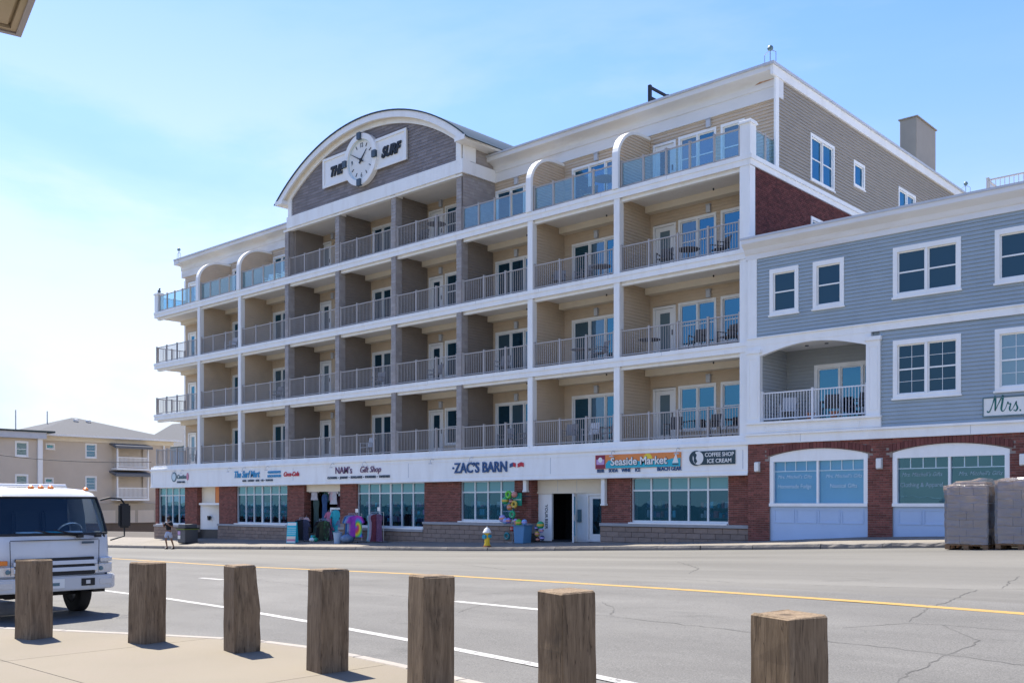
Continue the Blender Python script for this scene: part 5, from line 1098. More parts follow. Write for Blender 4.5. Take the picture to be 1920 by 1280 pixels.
for s in (-1, 1):
    for x in (-.52, -1.6): lpart('door_seam', MB().box(x-.006, x+.006, s*1.0-.004, s*1.0+.004, .7, 1.38), M['plastic'], tr)
    lpart('door_handle', MB().box(-1.5, -1.36, s*1.0-.02, s*1.0+.02, 1.18, 1.23), M['plastic'], tr); lpart('corner_seam', MB().tube([(.006, s*.7, .76), (.0, s*.71, 1.3)], .006, 5), M['plastic'], tr)
lpart('hood_seam', MB().box(-.03, .004, -.7, .7, 1.305, 1.315), M['plastic'], tr); lpart('maker_badge', MB().box(.0, .012, .42, .62, 1.24, 1.275), M['ink'], tr)
for y in (-.75, -.16, .0, .16, .75): lpart('marker_light', MB().lathe([(.05,0),(.045,.035),(.02,.055),(.001,.06)], (-.6, y, 2.145 if abs(y) < .5 else 2.12), 10), M['amber'], tr, smooth=True)
for x, ys in ((-1.15, (-.84, .84)), (-4.2, (-.84, .84))):
    for y in ys:
        w_ = lpart('wheel', MB().lathe([(.2,-.11),(.34,-.115),(.385,-.09),(.39,0),(.385,.09),(.34,.115),(.2,.11)], (x, y, .39), 28, 'Y'), M['rubber'], tr, smooth=True)
        lpart('rim', MB().lathe([(.001,-.05),(.1,-.06),(.19,-.02),(.21,.1),(.21,-.1)], (x, y, .39), 20, 'Y'), M['metal'], w_, smooth=True)
lpart('chassis', MB().box(-6.0, -.3, -.45, -.35, .5, .7).box(-6.0, -.3, .35, .45, .5, .7).box(-1.3, -1.0, -.75, .75, .32, .46), M['plastic'], tr)
lpart('step', MB().box(-1.0, -.3, -.95, -.75, .4, .5), M['plastic'], tr); lpart('step', MB().box(-1.0, -.3, .75, .95, .4, .5), M['plastic'], tr)
for s in (-1, 1):
    m_ = lpart('mirror', MB().box(-.3, -.2, s*1.27-.1, s*1.27+.1, 1.48, 1.9), M['plastic'], tr, bevel=.03, seg=2)
    lpart('mirror_arm', MB().tube([(-.32, s*.88, 1.96), (-.22, s*1.0, 2.0), (-.24, s*1.2, 1.98), (-.25, s*1.27, 1.9)], .018, 6), M['plastic'], m_); lpart('mirror_stay', MB().tube([(-.15, s*.98, 1.28), (-.25, s*1.27, 1.34), (-.25, s*1.27, 1.48)], .014, 6), M['plastic'], m_)
lpart('cargo_bed', MB().box(-6.2, -1.95, -1.05, 1.05, .85, .98), M['chrome'], tr)
for y in (-1.05, 1.0): lpart('bed_side', MB().box(-6.2, -1.95, y, y+.05, .98, 1.9), M['truckwhite'], tr)
lpart('bed_rack', MB().tube([(-2.0, -1.0, 2.22), (-2.0, 1.0, 2.22)], .03, 8).tube([(-2.0, -1.0, 2.22), (-6.1, -1.0, 2.28)], .03, 8).tube([(-2.0, -1.0, 1.9), (-2.0, -1.0, 2.22)], .03, 8).tube([(-2.0, 1.0, 1.9), (-2.0, 1.0, 2.22)], .03, 8).tube([(-6.1, -1.0, 1.0), (-6.1, -1.0, 2.28)], .03, 8), M['truckwhite'], tr)
lpart('tarp_roll', MB().tube([(-2.3, -.9, 2.05), (-2.3, 0, 2.1), (-2.3, .3, 2.06)], .1, 8), M['chrome'], tr)

# ------------------------------------------------------------------ pavement furniture
YX = -26.75; t = thing('fire_hydrant', 'yellow fire hydrant with white bonnet and blue caps at the kerb', 'hydrant', (YX, 27.62, zs(YX, 27.62))); b0 = (YX, 27.62, zs(YX, 27.62))
M['hyd'] = pmat('hydrant_yellow', (.75,.5,.03), .45); M['hydblue'] = pmat('hydrant_blue', (.03,.3,.42), .45)
part('base', MB().lathe([(.17,0),(.17,.04),(.12,.06),(.12,.09)], b0, 16), pmat('rusty_flange', (.25,.1,.04), .8), t, smooth=True)
part('barrel', MB().lathe([(.125,.06),(.125,.1),(.105,.13),(.1,.5),(.13,.52),(.13,.56)], b0, 18), M['hyd'], t, smooth=True)
part('bonnet', MB().lathe([(.17,.55),(.17,.58),(.14,.62),(.11,.7),(.05,.75),(.03,.76),(.03,.8),(.001,.8)], b0, 18), M['offwhite'], t, smooth=True)
for d, c in (((-1, 0), 'X'), ((1, 0), 'X')): part('side_cap', MB().lathe([(.001,.19*d[0]),(.065,.19*d[0]),(.065,.1*d[0]),(.05,.08*d[0])], (b0[0], b0[1], b0[2]+.42), 12, 'X'), M['hydblue'], t, smooth=True)
part('front_cap', MB().lathe([(.001,-.2),(.085,-.2),(.085,-.1),(.06,-.08)], (b0[0], b0[1], b0[2]+.4), 14, 'Y'), M['hydblue'], t, smooth=True)
x, y = -41.95, 29.15; t = thing('sandwich_board', 'narrow turquoise sandwich board with white top standing on the pavement', 'sign', (x, y, zs(x, y)), R_(38))
for s in (-1, 1): lpart('panel', MB().prism([(s*.24, 0), (s*.03, 1.05), (s*.05, 1.05), (s*.26, 0)], -.24, .24, 'X'), pmat('turquoise_board', (.03,.5,.62), .4), t)
def onboard(z0, z1, m, name): lpart(name, MB().prism([(-.262+.2*z0, z0), (-.262+.2*z1, z1), (-.27+.2*z1, z1), (-.27+.2*z0, z0)], -.22, .22, 'X'), M[m], t)
onboard(.88, 1.02, 'offwhite', 'header'); onboard(.03, .1, 'offwhite', 'footer'); onboard(.1, .2, 'pink', 'stripe'); onboard(.2, .34, 'cream', 'stripe')
for k in range(4): onboard(.45+.1*k, .47+.1*k, 'offwhite', 'text_line')
x, y = -51.3, 28.6; z = zs(x, y); t = thing('litter_bin', 'square dark grey litter bin with hooded lid by the left shop entry', 'bin', (x, y, z))
M['bin'] = pmat('grey_bin_plastic', (.09,.095,.1), .5)
part('body', MB().prism([(-.4+x, z+.04), (.4+x, z+.04), (.44+x, z+.78), (x-.44, z+.78)], y-.4, y+.4, 'Y'), M['bin'], t, bevel=.02); part('band', MB().box(x-.455, x+.455, y-.455, y+.455, z+.78, z+.82), pmat('green_band', (.2,.28,.05), .5), t)
part('rim', MB().box(x-.47, x+.47, y-.47, y+.47, z+.82, z+.87), M['plastic'], t); part('hood', MB().prism([(x-.4, z+.87), (x+.4, z+.87), (x+.36, z+1.08), (x-.36, z+1.08)], y-.38, y+.38, 'Y'), M['bin'], t, bevel=.02); part('foot', MB().box(x-.36, x+.36, y-.36, y+.36, z, z+.04), M['plastic'], t)
for k in (0, 1): part('notice', MB().box(x-.36, x-.08, y-.412, y-.405, z+.25+.24*k, z+.45+.24*k), M['lilac' if k else 'offwhite'], t)
x, y = -38.15, 29.1; z = zs(x, y); t = thing('bucket', 'pale blue plastic bucket standing before the clothes rack', 'bucket', (x, y, z)); part('body', MB().lathe([(.001,0),(.17,0),(.22,.5),(.235,.5),(.235,.53),(.2,.53),(.16,.03),(.001,.03)], (x, y, z), 22), pmat('pale_blue_plastic', (.3,.42,.55), .4), t, smooth=True); part('handle', MB().tube([(x+.23*math.cos(a*math.pi/8), y-.02, z+.5+.1*math.sin(a*math.pi/8)) for a in range(9)], .008, 5), M['metal'], t)
# garments
def gm(name, c1, c2=None, sc_=9): return mat('cloth_'+name, c1, .85, .2, 6, dirt=(*(c2 or c1), .8), dscale=sc_)
def tiedye():
    m = bpy.data.materials.new('tie_dye_cloth'); m.use_nodes = True; tt = m.node_tree; b = tt.nodes['Principled BSDF']; b.inputs['Roughness'].default_value = .85; n = tt.nodes.new; l = tt.links.new
    tcn = n('ShaderNodeTexCoord'); mp_ = n('ShaderNodeMapping'); mp_.inputs['Location'].default_value = (-.5, 0, -.5); mp_.inputs['Scale'].default_value = (1, 0, 1); l(tcn.outputs['Generated'], mp_.inputs[0]); sx_ = n('ShaderNodeSeparateXYZ'); l(mp_.outputs[0], sx_.inputs[0])
    at = n('ShaderNodeMath'); at.operation = 'ARCTAN2'; l(sx_.outputs['Z'], at.inputs[0]); l(sx_.outputs['X'], at.inputs[1]); ln = n('ShaderNodeVectorMath'); ln.operation = 'LENGTH'; l(mp_.outputs[0], ln.inputs[0])
    a = n('ShaderNodeMath'); a.operation = 'MULTIPLY_ADD'; l(at.outputs[0], a.inputs[0]); a.inputs[1].default_value = .159; r = n('ShaderNodeMath'); r.operation = 'MULTIPLY'; r.inputs[1].default_value = 1.6; l(ln.outputs['Value'], r.inputs[0]); l(r.outputs[0], a.inputs[2]); fr = n('ShaderNodeMath'); fr.operation = 'FRACT'; l(a.outputs[0], fr.inputs[0])
    cr = n('ShaderNodeValToRGB'); e = cr.color_ramp.elements; e[0].color = (.5,.04,.25,1); e[1].color = (.5,.04,.25,1)
    for p, c in ((.2,(.6,.1,.05,1)),(.36,(.7,.55,.03,1)),(.52,(.1,.45,.08,1)),(.68,(.03,.25,.55,1)),(.84,(.25,.06,.45,1))): q = e.new(p); q.color = c
    l(fr.outputs[0], cr.inputs[0]); l(cr.outputs[0], b.inputs['Base Color']); return m
M['tiedye'] = tiedye()
def tee(x, y, z, w_, h, m, lab, ang=0, long_=False, cat='shirt', group='clothes hung out for sale', sleeve=.14):
    """garment on a hanger; z is the shoulder height, local x across"""
    w_ *= 1.22; h *= 1.06
    t = thing('hanging_shirt' if not long_ else 'hanging_dress', lab, cat, (x, y, z), ang, group); mb = MB(); hw_ = w_/2; nz = 7; rg_ = random.Random(int(x*100) & 4095)
    rows = []
    prof = [(0, .5), (.06, .97), (.16, 1.0), (.3, .82), (.55, .84), (.8, .9), (1.0, 1.0 if not long_ else 1.12)]
    for s, k in prof:
        row = []
        for j in range(7):
            u = -1+2*j/6; row.append((u*hw_*k, .035*math.cos(u*1.5)+.012*math.sin(j*2.4+s*3+x), -h*s+(.03 if s == 0 and abs(u) < .3 else 0)))
        rows.append(row)
    n0 = 0
    for sgn in (-1, 1):
        base = len(mb.v)
        for row in rows:
            for px_, py_, pz_ in row: mb.v.append((px_, sgn*py_, pz_))
        for a in range(len(rows)-1):
            for j in range(6): mb.f.append((base+a*7+j, base+a*7+j+1, base+(a+1)*7+j+1, base+(a+1)*7+j))
    if sleeve:
        for s in (-1, 1): mb.prism([(s*hw_*.9, -h*.04), (s*(hw_+sleeve), -h*.3), (s*(hw_+sleeve*.4), -h*.36), (s*hw_*.8, -h*.2)], -.025, .025, 'Y')
    lpart('cloth', mb, m, t, smooth=True); lpart('hanger', MB().tube([(-hw_*.8, 0, -.02), (0, 0, .05), (hw_*.8, 0, -.02)], .006, 5).tube([(0, 0, .05), (0, 0, .1), (.02, 0, .13), (.04, 0, .11)], .005, 5), M['metal'], t); return t
YO = YS+.25
tee(-42.3, YO, 2.35, .5, .55, gm('white_grey', (.5,.48,.5), (.2,.15,.2)), 'white printed shirt hanging at the top left of the dark doorway')
tee(-42.2, YO+.05, 1.85, .42, 1.75, gm('dark_green', (.05,.085,.075), (.03,.05,.05)), 'long dark green dress hanging at the left of the dark doorway', 0, True, 'dress', sleeve=0)
tee(-41.55, YO+.1, 2.05, .4, 1.7, gm('blue_pattern', (.03,.07,.17), (.06,.18,.3), 14), 'long blue patterned dress hanging in the dark doorway', 0, True, 'dress', sleeve=0)
tee(-40.6, YO-.05, 2.35, .5, .75, gm('white_red', (.5,.5,.52), (.55,.06,.08), 3), 'white shirt with a red print hanging high in the dark doorway')
tee(-40.1, YO+.05, 2.4, .4, .4, gm('pale_stripe', (.5,.55,.6), (.3,.3,.35), 16), 'small pale shirt hanging at the top right of the dark doorway')
tee(-40.45, YO+.35, 1.95, .75, .7, gm('dark_maroon', (.06,.025,.05), (.16,.03,.04), 4), 'dark maroon towel like shirt behind the white printed shirt')
tee(-41.05, YO, 1.15, .4, .8, gm('pink', (.5,.16,.25)), 'pink shirt hanging beside the white inner frame')
tee(-40.35, YO-.1, 1.25, .55, 1.15, gm('turquoise', (.03,.36,.42)), 'turquoise shirt hanging below the white inner frame', 0)
tee(-42.55, YO+.3, 2.3, .45, .8, gm('charcoal', (.05,.05,.06)), 'charcoal shirt hanging at the far left of the doorway')
tee(-41.9, YO+.45, 2.4, .45, .7, gm('teal_print', (.04,.2,.22), (.2,.3,.3), 8), 'teal printed shirt hanging high behind the dresses')
tee(-41.1, YO+.2, 2.38, .42, .6, gm('mauve', (.3,.22,.28), (.12,.1,.14), 8), 'mauve shirt hanging high between the dresses and the white shirt')
tee(-40.0, YO+.3, 1.55, .4, .55, gm('crimson', (.3,.03,.04), (.1,.02,.03), 5), 'crimson shirt hanging at the right edge of the doorway')
tee(-41.3, YO+.3, .95, .45, .9, gm('moss', (.07,.085,.04), (.03,.04,.02), 6), 'moss green shirt low beside the pink shirt')
tee(-39.95, YO-.12, .75, .4, .75, gm('denim', (.12,.18,.28), (.3,.32,.36), 9), 'denim blue shirt below the turquoise shirt')
tee(-40.75, YO-.15, .45, .35, .65, gm('rose_print', (.4,.2,.3), (.1,.05,.12), 10), 'rose printed top lowest beside the bucket')
tee(-42.65, YO-.25, .85, .32, .5, gm('pale_pink', (.6,.35,.33)), 'small pale pink top at the left doorway edge')
def rack(x, y, wd, h, label, garments, ang=0, card=True):
    z = zs(x, y); t = thing('clothes_rack', label, 'clothes rack', (x, y, z), ang, 'clothes racks on the pavement')
    lpart('frame', MB().tube([(-wd, 0, .08), (-wd, 0, h), (wd, 0, h), (wd, 0, .08)], .016, 8).tube([(-wd, -.25, .06), (-wd, .25, .06)], .016, 8).tube([(wd, -.25, .06), (wd, .25, .06)], .016, 8).tube([(-wd, 0, .1), (wd, 0, .1)], .012, 8), M['metal'], t)
    for px_, py_ in ((-wd, -.25), (-wd, .25), (wd, -.25), (wd, .25)): lpart('castor', MB().lathe([(.03,-.012),(.03,.012)], (px_, py_, .03), 10, 'Y'), M['plastic'], t)
    if card: lpart('price_card', MB().box(.02, .22, -.01, .01, h+.06, h+.24).tube([(.1, 0, h), (.1, 0, h+.06)], .008, 5), M['offwhite'], t)
    for k, (off, m, lab, w_, hh, lg) in enumerate(garments): tee(x+off, y-.02-.02*k, z+h-.1, w_, hh, m, lab, ang+(R_(62) if k < len(garments)-1 else 0), lg, 'shirt' if not lg else 'dress', sleeve=.1 if not lg else 0)
    return t
rack(-42.15, 30.0, .38, 1.2, 'low rack of dark jackets beside the sandwich board', [(-.25, gm('navy1', (.03,.035,.06)), 'dark navy jacket at the left end of the low rack', .5, .95, False), (0, gm('black1', (.02,.02,.025)), 'black jacket in the middle of the low rack', .5, 1.0, False), (.2, gm('navy2', (.035,.04,.075), (.1,.1,.12), 10), 'speckled navy jacket at the front of the low rack', .52, 1.0, False)], 0, False)
rack(-40.9, 30.35, .4, 1.1, 'low rack of black and olive tops inside the doorway', [(-.25, gm('black2', (.018,.018,.02)), 'black top on the doorway rack', .45, .8, False), (.02, gm('olive', (.05,.06,.035)), 'olive top on the doorway rack', .45, .9, False), (.22, gm('blackgreen', (.02,.03,.02), (.1,.35,.12), 5), 'black and green top on the doorway rack', .45, .95, False)], 0, False)
rack(-37.45, 29.6, .5, 1.38, 'rack of tie dyed shirts in front of the brick pier', [(-.42, gm('tanshirt', (.3,.22,.16)), 'tan shirt at the left end of the tie dye rack', .5, .95, False), (-.28, gm('blue2', (.03,.14,.4)), 'bright blue shirt on the tie dye rack', .52, 1.0, False), (-.12, gm('sky2', (.2,.38,.6), (.4,.45,.6), 6), 'pale blue shirt on the tie dye rack', .52, 1.0, False), (.05, gm('lav', (.35,.2,.5), (.6,.3,.5), 6), 'lavender shirt on the tie dye rack', .52, .98, False), (.2, gm('purp', (.25,.05,.4), (.5,.1,.4), 5), 'purple shirt on the tie dye rack', .52, .95, False), (.3, M['tiedye'], 'rainbow spiral tie dye shirt facing the street', .62, .95, False)])
rack(-36.0, 29.75, .46, 1.42, 'rack of patterned dresses under the gift shop window', [(-.36, gm('aqua', (.25,.5,.55), (.5,.55,.6), 5), 'aqua dress at the left end of the patterned rack', .4, 1.2, True), (-.2, gm('mottled', (.42,.36,.48), (.2,.3,.45), 12), 'mottled lilac dress on the patterned rack', .42, 1.15, True), (.02, gm('darkred', (.12,.03,.05), (.25,.06,.06), 12), 'dark red patterned dress on the rack', .45, 1.2, True), (.22, gm('plumcloth', (.1,.05,.1), (.3,.15,.25), 14), 'plum patterned dress at the right end of the rack', .42, 1.2, True)])
x, y = -37.6, 29.25; z = zs(x, y); t = thing('shopping_basket', 'blue grey bag lying under the tie dye rack', 'bag', (x, y, z)); part('body', MB().ball((x, y, z+.22), .34, 14, 8, .62), gm('bluebag', (.12,.2,.32), (.3,.3,.35), 7), t, smooth=True); part('strap', MB().tube([(x-.2, y, z+.38), (x, y, z+.5), (x+.2, y, z+.38)], .015, 6), M['ink'], t)
x, y = -41.0, 29.75; z = zs(x, y); t = thing('toy_pile', 'small pile of green and white toys on the doorway floor', 'toys', (x, y, z))
for k, (dx_, dz_, m, r_) in enumerate(((-.2,.1,'offwhite',.1),(0,.12,'frostl',.12),(.22,.11,'green',.11),(.05,.26,'green',.09),(-.12,.25,'teal',.08))): part('toy', MB().ball((x+dx_, y, z+dz_), r_), M[m], t, smooth=True)
# beach toys by the market door
x, y = -27.75, 30.15; z = zs(x, y)
st = thing('toy_stand', 'thin metal stand for beach toys left of the market entrance', 'stand', (x, y, z)); part('pole', MB().tube([(x, y, z), (x, y, z+2.1)], .015, 6), M['metal'], st); part('foot', MB().lathe([(.2,0),(.2,.02),(.02,.04)], (x, y, z), 14), M['metal'], st); part('arms', MB().tube([(x-.4, y, z+1.9), (x+.3, y, z+1.9)], .01, 5).tube([(x-.5, y, z+1.3), (x+.4, y, z+1.3)], .01, 5), M['metal'], st)
TC = {'lime green': (.12,.5,.04), 'emerald green': (.02,.35,.15), 'salmon pink': (.6,.25,.2), 'orange': (.65,.25,.04), 'golden yellow': (.6,.42,.06), 'lilac': (.4,.35,.65), 'violet': (.3,.2,.6), 'sky blue': (.2,.4,.7), 'brown': (.12,.06,.04), 'red': (.6,.05,.03), 'dark teal': (.02,.2,.2), 'navy': (.02,.04,.12)}
TM = {k: pmat('toy_'+k.replace(' ', '_'), c, .3, spec=.5) for k, c in TC.items()}
def toy(col, dx_, dz_, r_, ring=False, lab=None, dy_=0):
    r_ *= .8
    t = thing('inflatable_toy', lab or f'{col} inflatable toy on the stand beside the market entrance', 'toy', (x+dx_, y-.1+dy_, z+dz_), 0, 'beach toys beside the market entrance'); c = (x+dx_, y-.1+dy_, z+dz_)
    if ring: part('ring', MB().tube([(c[0]+r_*.7*math.cos(a*math.pi/10), c[1], c[2]+r_*.7*math.sin(a*math.pi/10)) for a in range(21)], r_*.36, 8, False), TM[col], t, smooth=True); part('valve', MB().lathe([(.012,0),(.012,.03)], (c[0], c[1]-r_*.36, c[2]-r_*.7), 6), M['offwhite'], t)
    else: part('ball', MB().ball(c, r_, 12, 8), TM[col], t, smooth=True); part('stripe', MB().lathe([(r_*1.01*math.cos(.3), -r_*.3), (r_*1.015, 0), (r_*1.01*math.cos(.3), r_*.3)], c, 12), TM['golden yellow' if 'green' in col else 'lilac' if 'blue' in col or 'navy' in col else 'salmon pink'], t, smooth=True)
toy('lime green', -.12, 2.0, .21, True); toy('emerald green', -.3, 1.75, .2); toy('salmon pink', .22, 2.0, .16); toy('brown', .05, 1.72, .13); toy('golden yellow', .2, 1.6, .2, True); toy('orange', -.05, 1.48, .16); toy('emerald green', .1, 1.18, .2, True, 'dark green ring hanging lower on the toy stand'); toy('lilac', -.45, 1.0, .2, False, 'lilac inflatable at the left end of the toy stand'); toy('violet', -.1, .92, .15); toy('sky blue', -.28, .9, .17); toy('lilac', .3, .9, .13, False, 'small lilac inflatable right of the violet one'); toy('red', .1, .58, .13); toy('dark teal', -.2, .28, .2, True)
x2, y2 = -26.92, 29.85; z2 = zs(x2, y2); t = thing('blue_tub', 'tall blue plastic tub beside the market entrance', 'tub', (x2, y2, z2)); part('body', MB().prism([(x2-.22, z2), (x2+.26, z2), (x2+.34, z2+.72), (x2-.28, z2+.72)], y2-.25, y2+.25, 'Y'), pmat('tub_blue', (.1,.25,.42), .45), t, bevel=.02); part('rim', MB().box(x2-.31, x2+.37, y2-.28, y2+.28, z2+.7, z2+.74), pmat('tub_rim_blue', (.08,.2,.34), .45), t)
x, y, z = x2, y2, z2+.74; toy('lime green', -.1, .1, .18, False, 'lime green ball on top of the blue tub'); toy('red', -.22, .05, .12, False, 'red ball on top of the blue tub'); toy('sky blue', .12, .12, .15, False, 'sky blue ball on top of the blue tub', .1)
x, y, z = -26.2, 30.2, zs(-26.2, 30.2); toy('emerald green', .05, .72, .2, False, 'large green ball right of the blue tub'); toy('navy', -.15, .6, .12, False, 'navy ball right of the blue tub'); toy('golden yellow', -.12, .36, .14, False, 'yellow ball low beside the white door panel'); toy('lilac', .1, .5, .12, False, 'pale ball low beside the white door panel'); toy('navy', .14, .2, .13, False, 'navy ball lowest beside the white door panel'); toy('brown', -.08, .14, .12, False, 'dark ball on the pavement beside the white door panel')

# ------------------------------------------------------------------ wrapped pallets in the gutter
M['carton'] = mat('grey_brown_carton', (.33,.25,.19), .7, .1, 3, rnd=.08); M['palletwood'] = mat('pallet_wood', (.22,.13,.07), .85, .2, 6, stretch=(1,6,6))
def film():
    m = bpy.data.materials.new('stretch_film'); m.use_nodes = True; tt = m.node_tree; tt.nodes.clear(); n = tt.nodes.new; l = tt.links.new; o = n('ShaderNodeOutputMaterial'); g = n('ShaderNodeBsdfGlossy'); g.inputs['Roughness'].default_value = .22; tr_ = n('ShaderNodeBsdfTransparent'); tr_.inputs[0].default_value = (.93,.93,.96,1); df = n('ShaderNodeBsdfDiffuse'); df.inputs[0].default_value = (.6,.58,.62,1)
    a = n('ShaderNodeMixShader'); a.inputs[0].default_value = .12; l(tr_.outputs[0], a.inputs[1]); l(df.outputs[0], a.inputs[2]); b = n('ShaderNodeMixShader'); lw = n('ShaderNodeFresnel'); lw.inputs[0].default_value = 1.45; ad_ = n('ShaderNodeMath'); ad_.inputs[1].default_value = .1; l(lw.outputs[0], ad_.inputs[0]); l(ad_.outputs[0], b.inputs[0]); l(a.outputs[0], b.inputs[1]); l(g.outputs[0], b.inputs[2]); l(b.outputs[0], o.inputs[0])
    tcn = n('ShaderNodeTexCoord'); mp_ = n('ShaderNodeMapping'); mp_.inputs['Scale'].default_value = (1, 1, 3.5); mp_.inputs['Rotation'].default_value = (.3, .25, 0); l(tcn.outputs['Object'], mp_.inputs[0]); nz = n('ShaderNodeTexNoise'); nz.inputs['Scale'].default_value = 3.2; nz.inputs['Detail'].default_value = 6; nz.inputs['Distortion'].default_value = .6; l(mp_.outputs[0], nz.inputs['Vector']); bp = n('ShaderNodeBump'); bp.inputs['Strength'].default_value = .6; bp.inputs['Distance'].default_value = .12; l(nz.outputs['Fac'], bp.inputs['Height']); l(bp.outputs[0], g.inputs['Normal']); return m
M['film'] = film()
def pallet(x0, x1, y0, y1, h, label, seed):
    rg_ = random.Random(seed); z = zr((x0+x1)/2, y0)+.004; t = thing('wrapped_pallet', label, 'pallet', ((x0+x1)/2, y0, z), 0, 'wrapped pallets in the gutter')
    for k in range(5): yy = y0+(y1-y0-.1)*k/4; part('deck_board', MB().box(x0, x1, yy, yy+.1, z+.1, z+.13), M['palletwood'], t)
    for k in range(3):
        xx = x0+(x1-x0-.12)*k/2
        for yy in (y0, (y0+y1)/2-.06, y1-.12): part('pallet_block', MB().box(xx, xx+.12, yy, yy+.12, z+.02, z+.1), M['palletwood'], t)
        part('runner', MB().box(xx, xx+.12, y0+.01, y1-.01, z, z+.02), M['palletwood'], t)
    nx, ny, nz_ = 3, 2, 7; ch_ = (h-.13)/nz_
    for kz in range(nz_):
        nn = nx if kz % 2 == 0 else 2
        for kx in range(nn):
            for ky in range(ny):
                a, b = x0+.03+(x1-x0-.06)*kx/nn, x0+.03+(x1-x0-.06)*(kx+1)/nn; c, d = y0+.03+(y1-y0-.06)*ky/ny, y0+.03+(y1-y0-.06)*(ky+1)/ny; j = rg_.uniform(-.008, .008)
                part('carton', MB().box(a+.004+j, b-.004+j, c+.004+rg_.uniform(0, .01), d-.004, z+.132+ch_*kz, z+.13+ch_*(kz+1)-.004), M['carton'], t, bevel=.006)
                if ky == 0: part('carton_print', MB().box((a+b)/2-.05, (a+b)/2+.05, c-.002, c+.003, z+.13+ch_*kz+.06, z+.13+ch_*kz+.1), M['carton'], t)
    # loose, wrinkled film around the load
    mb = MB(); per = []
    n1_, n2_ = 14, 11
    for k in range(n1_): per.append((x0-.0+(x1-x0)*k/n1_, y0-.015))
    for k in range(n2_): per.append((x1+.015, y0+(y1-y0)*k/n2_))
    for k in range(n1_): per.append((x1-(x1-x0)*k/n1_, y1+.015))
    for k in range(n2_): per.append((x0-.015, y1-(y1-y0)*k/n2_))
    np_ = len(per); rows = 16; cx_, cy_ = (x0+x1)/2, (y0+y1)/2
    for k in range(rows+1):
        zz = z+.14+(h-.12)*k/rows
        for i, (px_, py_) in enumerate(per):
            q = rg_.uniform(-.012, .016)+(.025*math.sin(i*.9+k*.5) if k > rows-4 else 0); dx_, dy_ = px_-cx_, py_-cy_; ll = math.hypot(dx_, dy_); mb.v.append((px_+dx_/ll*q, py_+dy_/ll*q, zz+rg_.uniform(-.01, .01)))
    for k in range(rows):
        for i in range(np_): j = (i+1) % np_; mb.f.append((k*np_+i, k*np_+j, (k+1)*np_+j, (k+1)*np_+i))
    b_ = rows*np_; base = len(mb.v)
    for sc_, dz_ in ((.8, .05), (.45, .07)):
        for i, (px_, py_) in enumerate(per): mb.v.append((cx_+(px_-cx_)*sc_+rg_.uniform(-.02, .02), cy_+(py_-cy_)*sc_, z+h+dz_*rg_.uniform(.3, 1.6)))
    for k, (o1_, o2_) in enumerate(((b_, base), (base, base+np_))):
        for i in range(np_): j = (i+1) % np_; mb.f.append((o1_+i, o1_+j, o2_+j, o2_+i))
    mb.f.append(tuple(base+np_+i for i in range(np_)))
    part('stretch_wrap', mb, M['film'], t, smooth=True)
    if seed == 1:
        part('top_bag', MB().prism([(x0+.12, z+h+.05), (x0+.2, z+h+.14), (x0+.6, z+h+.16), (x0+.8, z+h+.22), (x1-.06, z+h+.2), (x1-.04, z+h+.05)], y0+.1, y1-.15, 'Y'), M['film'], t, bevel=.03, seg=2); part('top_carton', MB().box(x0+.2, x1-.1, y0+.15, y1-.2, z+h+.01, z+h+.12), M['carton'], t, bevel=.01)
pallet(-8.98, -7.94, 26.2, 27.12, 1.6, 'shrink wrapped pallet of brown cartons with a flat bag on top', 1); pallet(-7.76, -6.6, 26.2, 27.12, 1.68, 'shrink wrapped pallet with torn shiny film at the right edge', 2)
# ------------------------------------------------------------------ balcony furniture
M['chairwhite'] = pmat('white_resin', (.7,.7,.7), .45); M['chairdark'] = pmat('dark_wicker', (.1,.095,.09), .7); M['chairgrey'] = pmat('grey_sling_fabric', (.25,.25,.26), .7)
def make_chair(m):
    t = thing('patio_chair', 'patio chair', 'chair')
    lpart('seat', MB().prism([(-.25, .4), (.25, .44), (.25, .47), (-.25, .43)], -.25, .25, 'X'), M[m], t, bevel=.01)
    back = lpart('backrest', MB().prism([(.2, .45), (.24, .45), (.36, .92), (.33, .93)], -.24, .24, 'X'), M[m], t, bevel=.01)
    for k in (-.12, 0, .12): lpart('back_rib', MB().prism([(.19, .5), (.2, .5), (.325, .9), (.315, .9)], k-.03, k+.03, 'X'), M[m], back)
    for sx_ in (-.25, .25):
        lpart('leg', MB().tube([(sx_, -.24, 0), (sx_, -.22, .62)], .02, 6), M[m], t); lpart('leg', MB().tube([(sx_, .32, 0), (sx_, .24, .5)], .02, 6), M[m], t)
        lpart('armrest', MB().box(sx_-.03, sx_+.03, -.26, .26, .62, .65), M[m], t, bevel=.008)
    return t
protos = {}
NTH = {0: 'second', 1: 'third', 2: 'fourth', 3: 'fifth'}
BAYN = {0: 'leftmost', 1: 'second from left', 2: 'third from left', 3: 'fourth from left', 4: 'middle', 5: 'fourth from right', 6: 'third from right', 7: 'second from right', 8: 'rightmost'}
CN = {'chairwhite': 'white', 'chairdark': 'dark wicker', 'chairgrey': 'grey'}
def chair(fi, b, x, y, rot, m, extra=''):
    if m not in protos: protos[m] = make_chair(m); o = protos[m]
    else: o = copy_tree(protos[m])
    o.location = (x, y, FL[fi]+.012); o.rotation_euler = (0, 0, R_(rot)); tag(o, f'{CN[m]} patio chair on the {NTH[fi]} floor balcony {BAYN[b]}{extra}', 'chair', 'patio chairs on the hotel balconies')
